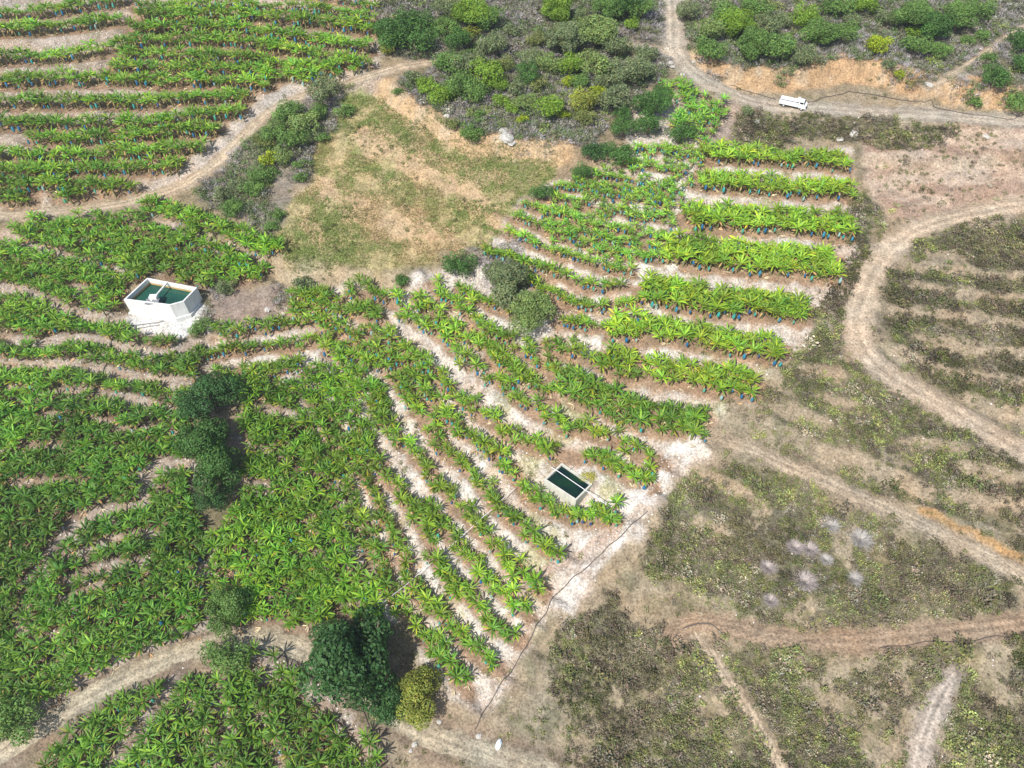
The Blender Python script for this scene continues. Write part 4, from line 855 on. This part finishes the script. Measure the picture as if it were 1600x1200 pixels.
def water_mat(name, c1, c2, rough=.12):
    m, nt, b = new_mat(name); tc = nt.nodes.new('ShaderNodeTexCoord'); n = N(nt, 'ShaderNodeTexNoise', Scale=.35, Detail=5, Roughness=.6); nt.links.new(tc.outputs['Object'], n.inputs['Vector'])
    nt.links.new(ramp(nt, n.outputs['Fac'], [(.35, c1), (.65, c2)]), b.inputs['Base Color']); b.inputs['Roughness'].default_value = rough; b.inputs['IOR'].default_value = 1.33
    n3_ = N(nt, 'ShaderNodeTexNoise', Scale=3.5, Detail=3); nt.links.new(tc.outputs['Object'], n3_.inputs['Vector']); bp = N(nt, 'ShaderNodeBump', Strength=.12, Distance=.05); nt.links.new(n3_.outputs['Fac'], bp.inputs['Height']); nt.links.new(bp.outputs[0], b.inputs['Normal'])
    return m
M_white = wall_mat('whitewashed_concrete', (.70,.69,.65), None, 0); M_conc = wall_mat('grey_concrete', (.56,.54,.46), None, 0); M_stainw = wall_mat('stained_concrete', (.52,.36,.15), None, 0)
M_w1 = water_mat('green_water', (.012,.055,.040,1), (.020,.085,.055,1)); M_w2 = water_mat('dark_water', (.003,.012,.018,1), (.008,.034,.016,1), .08)
# big white reservoir
r = link('reservoir', None); tag(r, 'large white concrete reservoir of green water with a beam across', 'reservoir')
zb = base[2]-2.2
_, inn = ring_wall('wall', rim, .30, zb, zt, M_white, r); ring_wall('footing', poly_inset(rim, -.30), .27, zb-.4, base[2]+.25, M_white, r)
zw = zt-1.35; plate('water', poly_inset(inn, .01), zw, M_w1, r)
ring_wall('water_stain', poly_inset(inn, .012), .02, zw-.05, zw+.42, M_stainw, r)
pa = at_z(np.array([262.]), np.array([440.]), zt)[0]; pb = at_z(np.array([236.]), np.array([470.]), zt)[0]; boxm('beam', pa, pb, .28, zt-.25, zt+.06, M_white, r)
pc = pb+(pa-pb)*.16; boxm('inlet_box', pc-np.array([.75,0,0]), pc+np.array([.75,0,0]), 1.0, zt-.12, zt+.5, M_white, r, .04)
pd = at_z(np.array([226., 247.]), np.array([472., 471.]), zt); boxm('walkway', pd[0]+np.array([0,.3,0]), pd[1]+np.array([0,.3,0]), 1.5, zt-.22, zt-.08, M_iron, r)
post = boxm('post', pb+(pa-pb)*.28-np.array([.05,0,0]), pb+(pa-pb)*.28+np.array([.05,0,0]), .1, zw-.3, zt-.2, M_iron, r)
tube('pipe', [(pb[0]+.9, pb[1]-.42, zt+.12), (pb[0]+.85, pb[1]-.55, zt+.08), (pb[0]+.8, pb[1]-.60, zt-1.5), (pb[0]+.75, pb[1]-.62, zb)], .05, M_iron, r)
# small sunken pool
r2 = link('reservoir', None); tag(r2, 'small rectangular concrete pool of dark water with a white pipe across it', 'reservoir')
_, inn2 = ring_wall('wall', rim2, .28, b2[2]-2, zt2, M_conc, r2); zw2 = zt2-.5; plate('water', poly_inset(inn2, .01), zw2, M_w2, r2)
e = at_z(np.array([867., 915., 946.]), np.array([733., 766., 787.]), zt2+.1); tube('pipe', [e[0]-np.array([.6,-.4,0]), e[0], (e[0]+e[1])/2, e[1], e[2]], .07, M_pvc, r2)
e = at_z(np.array([891., 905.]), np.array([734., 723.]), zt2+.1); tube('inlet_pipe', [e[0], (e[0]+e[1])/2, e[1]], .06, M_iron, r2)
# yellow weed bush at the pool's edge
V, F, T = tree_crown(501, 900, .06); q = at(np.array(918.), np.array(746.), .7); o = link('bush', quad_mesh('bush', V, F, tint=T*np.array([.36,.36,.03]), mats=[M_scrub]), loc=(q[0], q[1], q[2]+.7)); o.scale = (1.7, 1.2, .9); tag(o, 'yellow-green weed bush overhanging the edge of the small pool', 'bush')
# ---------------------------------------------------------------- truck
M_wp = flat_mat('white_paint', (.80,.80,.80), .3, .06, 2); M_glass = flat_mat('dark_glass', (.02,.025,.03), .08, .1, 1, spec=.8); M_rub = flat_mat('tyre_rubber', (.025,.025,.025), .8, .2, 5); M_ch = flat_mat('chassis', (.06,.06,.06), .7, .2, 4); M_floor = flat_mat('bed_floor', (.50,.50,.50), .6, .2, 3); M_rim = flat_mat('wheel_rim', (.5,.5,.5), .4, .1, 3); M_lamp = flat_mat('lamp_lens', (.7,.7,.66), .15, .05, 3)
def tb(name, c, s, mat, parent, bev=.03, taper=None):
    bm = bmesh.new(); bmesh.ops.create_cube(bm, size=1)
    for v in bm.verts:
        v.co = Vector((v.co.x*s[0], v.co.y*s[1], v.co.z*s[2]))
        if taper and v.co.z > 0: v.co.x = v.co.x*taper[0]+taper[2]; v.co.y *= taper[1]
    if bev: bmesh.ops.bevel(bm, geom=bm.edges, offset=bev, segments=2, affect='EDGES')
    bm.transform(Matrix.Translation(c)); me = bpy.data.meshes.new(name); bm.to_mesh(me); bm.free(); me.materials.append(mat); return link(name, me, parent)
qa = at(np.array([1217., 1258.]), np.array([163., 172.])); mid = qa.mean(0); ang = math.atan2(qa[1][1]-qa[0][1], qa[1][0]-qa[0][0]); TL = 6.4
sc_ = np.linalg.norm(qa[1][:2]-qa[0][:2])/TL; print('truck scale', sc_)
tr = link('truck', None, loc=(mid[0], mid[1], float(Hs(mid[0], mid[1]))+.08)); tr.rotation_euler = (0, math.atan2(-(qa[1][2]-qa[0][2]), TL)*.8, ang); tr.scale = (sc_,)*3
tag(tr, 'small white truck with an open cargo bed parked on the dirt road', 'truck')
tb('chassis', (-.2, 0, .55), (5.6, .9, .22), M_ch, tr)
tb('front_bumper', (3.16, 0, .5), (.16, 1.95, .28), M_wp, tr)
cab = tb('cab', (2.25, 0, 1.02), (1.7, 2.0, .95), M_wp, tr, .08); tb('roof', (2.0, 0, 1.86), (1.2, 1.85, .75), M_wp, cab, .07, (.86, .9, -.08))
ws = tb('windscreen', (2.62, 0, 1.80), (.12, 1.6, .58), M_glass, cab, .01); ws.rotation_euler.y = 0
for sgn in (-1, 1):
    tb('side_window', (2.0, sgn*.90, 1.82), (.85, .06, .46), M_glass, cab, .01); tb('headlight', (3.08, sgn*.72, .95), (.08, .34, .22), M_lamp, cab, .02)
    tb('door', (2.05, sgn*1.0, 1.05), (1.0, .05, .82), M_wp, cab, .015); tb('mirror', (2.7, sgn*1.14, 1.75), (.08, .18, .34), M_ch, cab, .02)
tb('bonnet', (2.95, 0, 1.40), (.5, 1.8, .16), M_wp, cab, .05)
bed = tb('cargo_bed', (-.95, 0, .78), (4.5, 2.15, .14), M_floor, tr, .02)
for sgn in (-1, 1): tb('side_board', (-.95, sgn*1.06, 1.32), (4.5, .08, .94), M_wp, bed, .015)
tb('headboard', (1.28, 0, 1.62), (.10, 2.2, 1.55), M_wp, bed, .02); tb('tailgate', (-3.2, 0, 1.32), (.08, 2.1, .94), M_wp, bed, .015); tb('cargo_cover', (-.95, .32, 1.62), (4.3, 1.2, .08), M_wp, bed, .02); tb('toolbox', (.95, 0, 2.2), (.5, 1.7, .45), M_wp, bed, .04)
def wheel(x, y):
    bm = bmesh.new(); bmesh.ops.create_cone(bm, cap_ends=True, segments=20, radius1=.40, radius2=.40, depth=.28); bmesh.ops.bevel(bm, geom=[e_ for e_ in bm.edges if e_.is_boundary is False and abs(e_.verts[0].co.z-e_.verts[1].co.z) < 1e-4], offset=.04, segments=2, affect='EDGES')
    bm.transform(Matrix.Translation((x, y, .40)) @ Matrix.Rotation(math.pi/2, 4, 'X')); me = bpy.data.meshes.new('wheel'); bm.to_mesh(me); bm.free(); me.materials.append(M_rub); wv = link('wheel', me, tr)
    bm = bmesh.new(); bmesh.ops.create_cone(bm, cap_ends=True, segments=16, radius1=.22, radius2=.18, depth=.06); bm.transform(Matrix.Translation((x, y+math.copysign(.16, y), .40)) @ Matrix.Rotation(math.pi/2*(1 if y < 0 else -1), 4, 'X')); me = bpy.data.meshes.new('rim'); bm.to_mesh(me); bm.free(); me.materials.append(M_rim); link('rim', me, wv)
for x in (2.3, -2.0):
    for y in (-.86, .86): wheel(x, y)
# ---------------------------------------------------------------- litter: one crumpled plastic sack by the lower road
bm = bmesh.new(); bmesh.ops.create_icosphere(bm, subdivisions=3, radius=1)
for v in bm.verts:
    f = 1+.7*(float(fbm(v.co.x*3+9, v.co.y*3+v.co.z*4, .9, 3, 6))-.5); v.co = Vector((v.co.x*.42*f, v.co.y*.75*f, v.co.z*.3*f))
me = bpy.data.meshes.new('plastic_sack'); bm.to_mesh(me); bm.free(); me.materials.append(flat_mat('sack_plastic', (.72,.80,.84), .4, .2, 6))
q = at(np.array(779.), np.array(1163.)); o = link('plastic_sack', me, loc=(q[0], q[1], q[2]+.15)); o.rotation_euler.z = -.3; tag(o, 'crumpled white and blue plastic sack on bare soil near the lower road', 'plastic bag')
print('all done')
# ---------------------------------------------------------------- thin air between the drone and the hillside
zlo, zhi = float(AZ.min())-1.0, float(max(AZ.max(), CAM[2]))+4.0
bm = bmesh.new(); bmesh.ops.create_cube(bm, size=1)
for v in bm.verts: v.co = Vector((v.co.x*1810, v.co.y*1140+60, v.co.z*(zhi-zlo)+(zhi+zlo)/2))
me = bpy.data.meshes.new('haze'); bm.to_mesh(me); bm.free()
mh = bpy.data.materials.new('haze'); mh.use_nodes = True; mh.node_tree.nodes.clear(); ho = mh.node_tree.nodes.new('ShaderNodeOutputMaterial'); hv = mh.node_tree.nodes.new('ShaderNodeVolumePrincipled')
hv.inputs['Color'].default_value = (.88, .92, 1, 1); hv.inputs['Density'].default_value = .00024; hv.inputs['Anisotropy'].default_value = .3; mh.node_tree.links.new(hv.outputs[0], ho.inputs['Volume'])
me.materials.append(mh); o = link('haze', me); o['kind'] = 'stuff'; tag(o, 'thin pale daylight haze over the hillside')
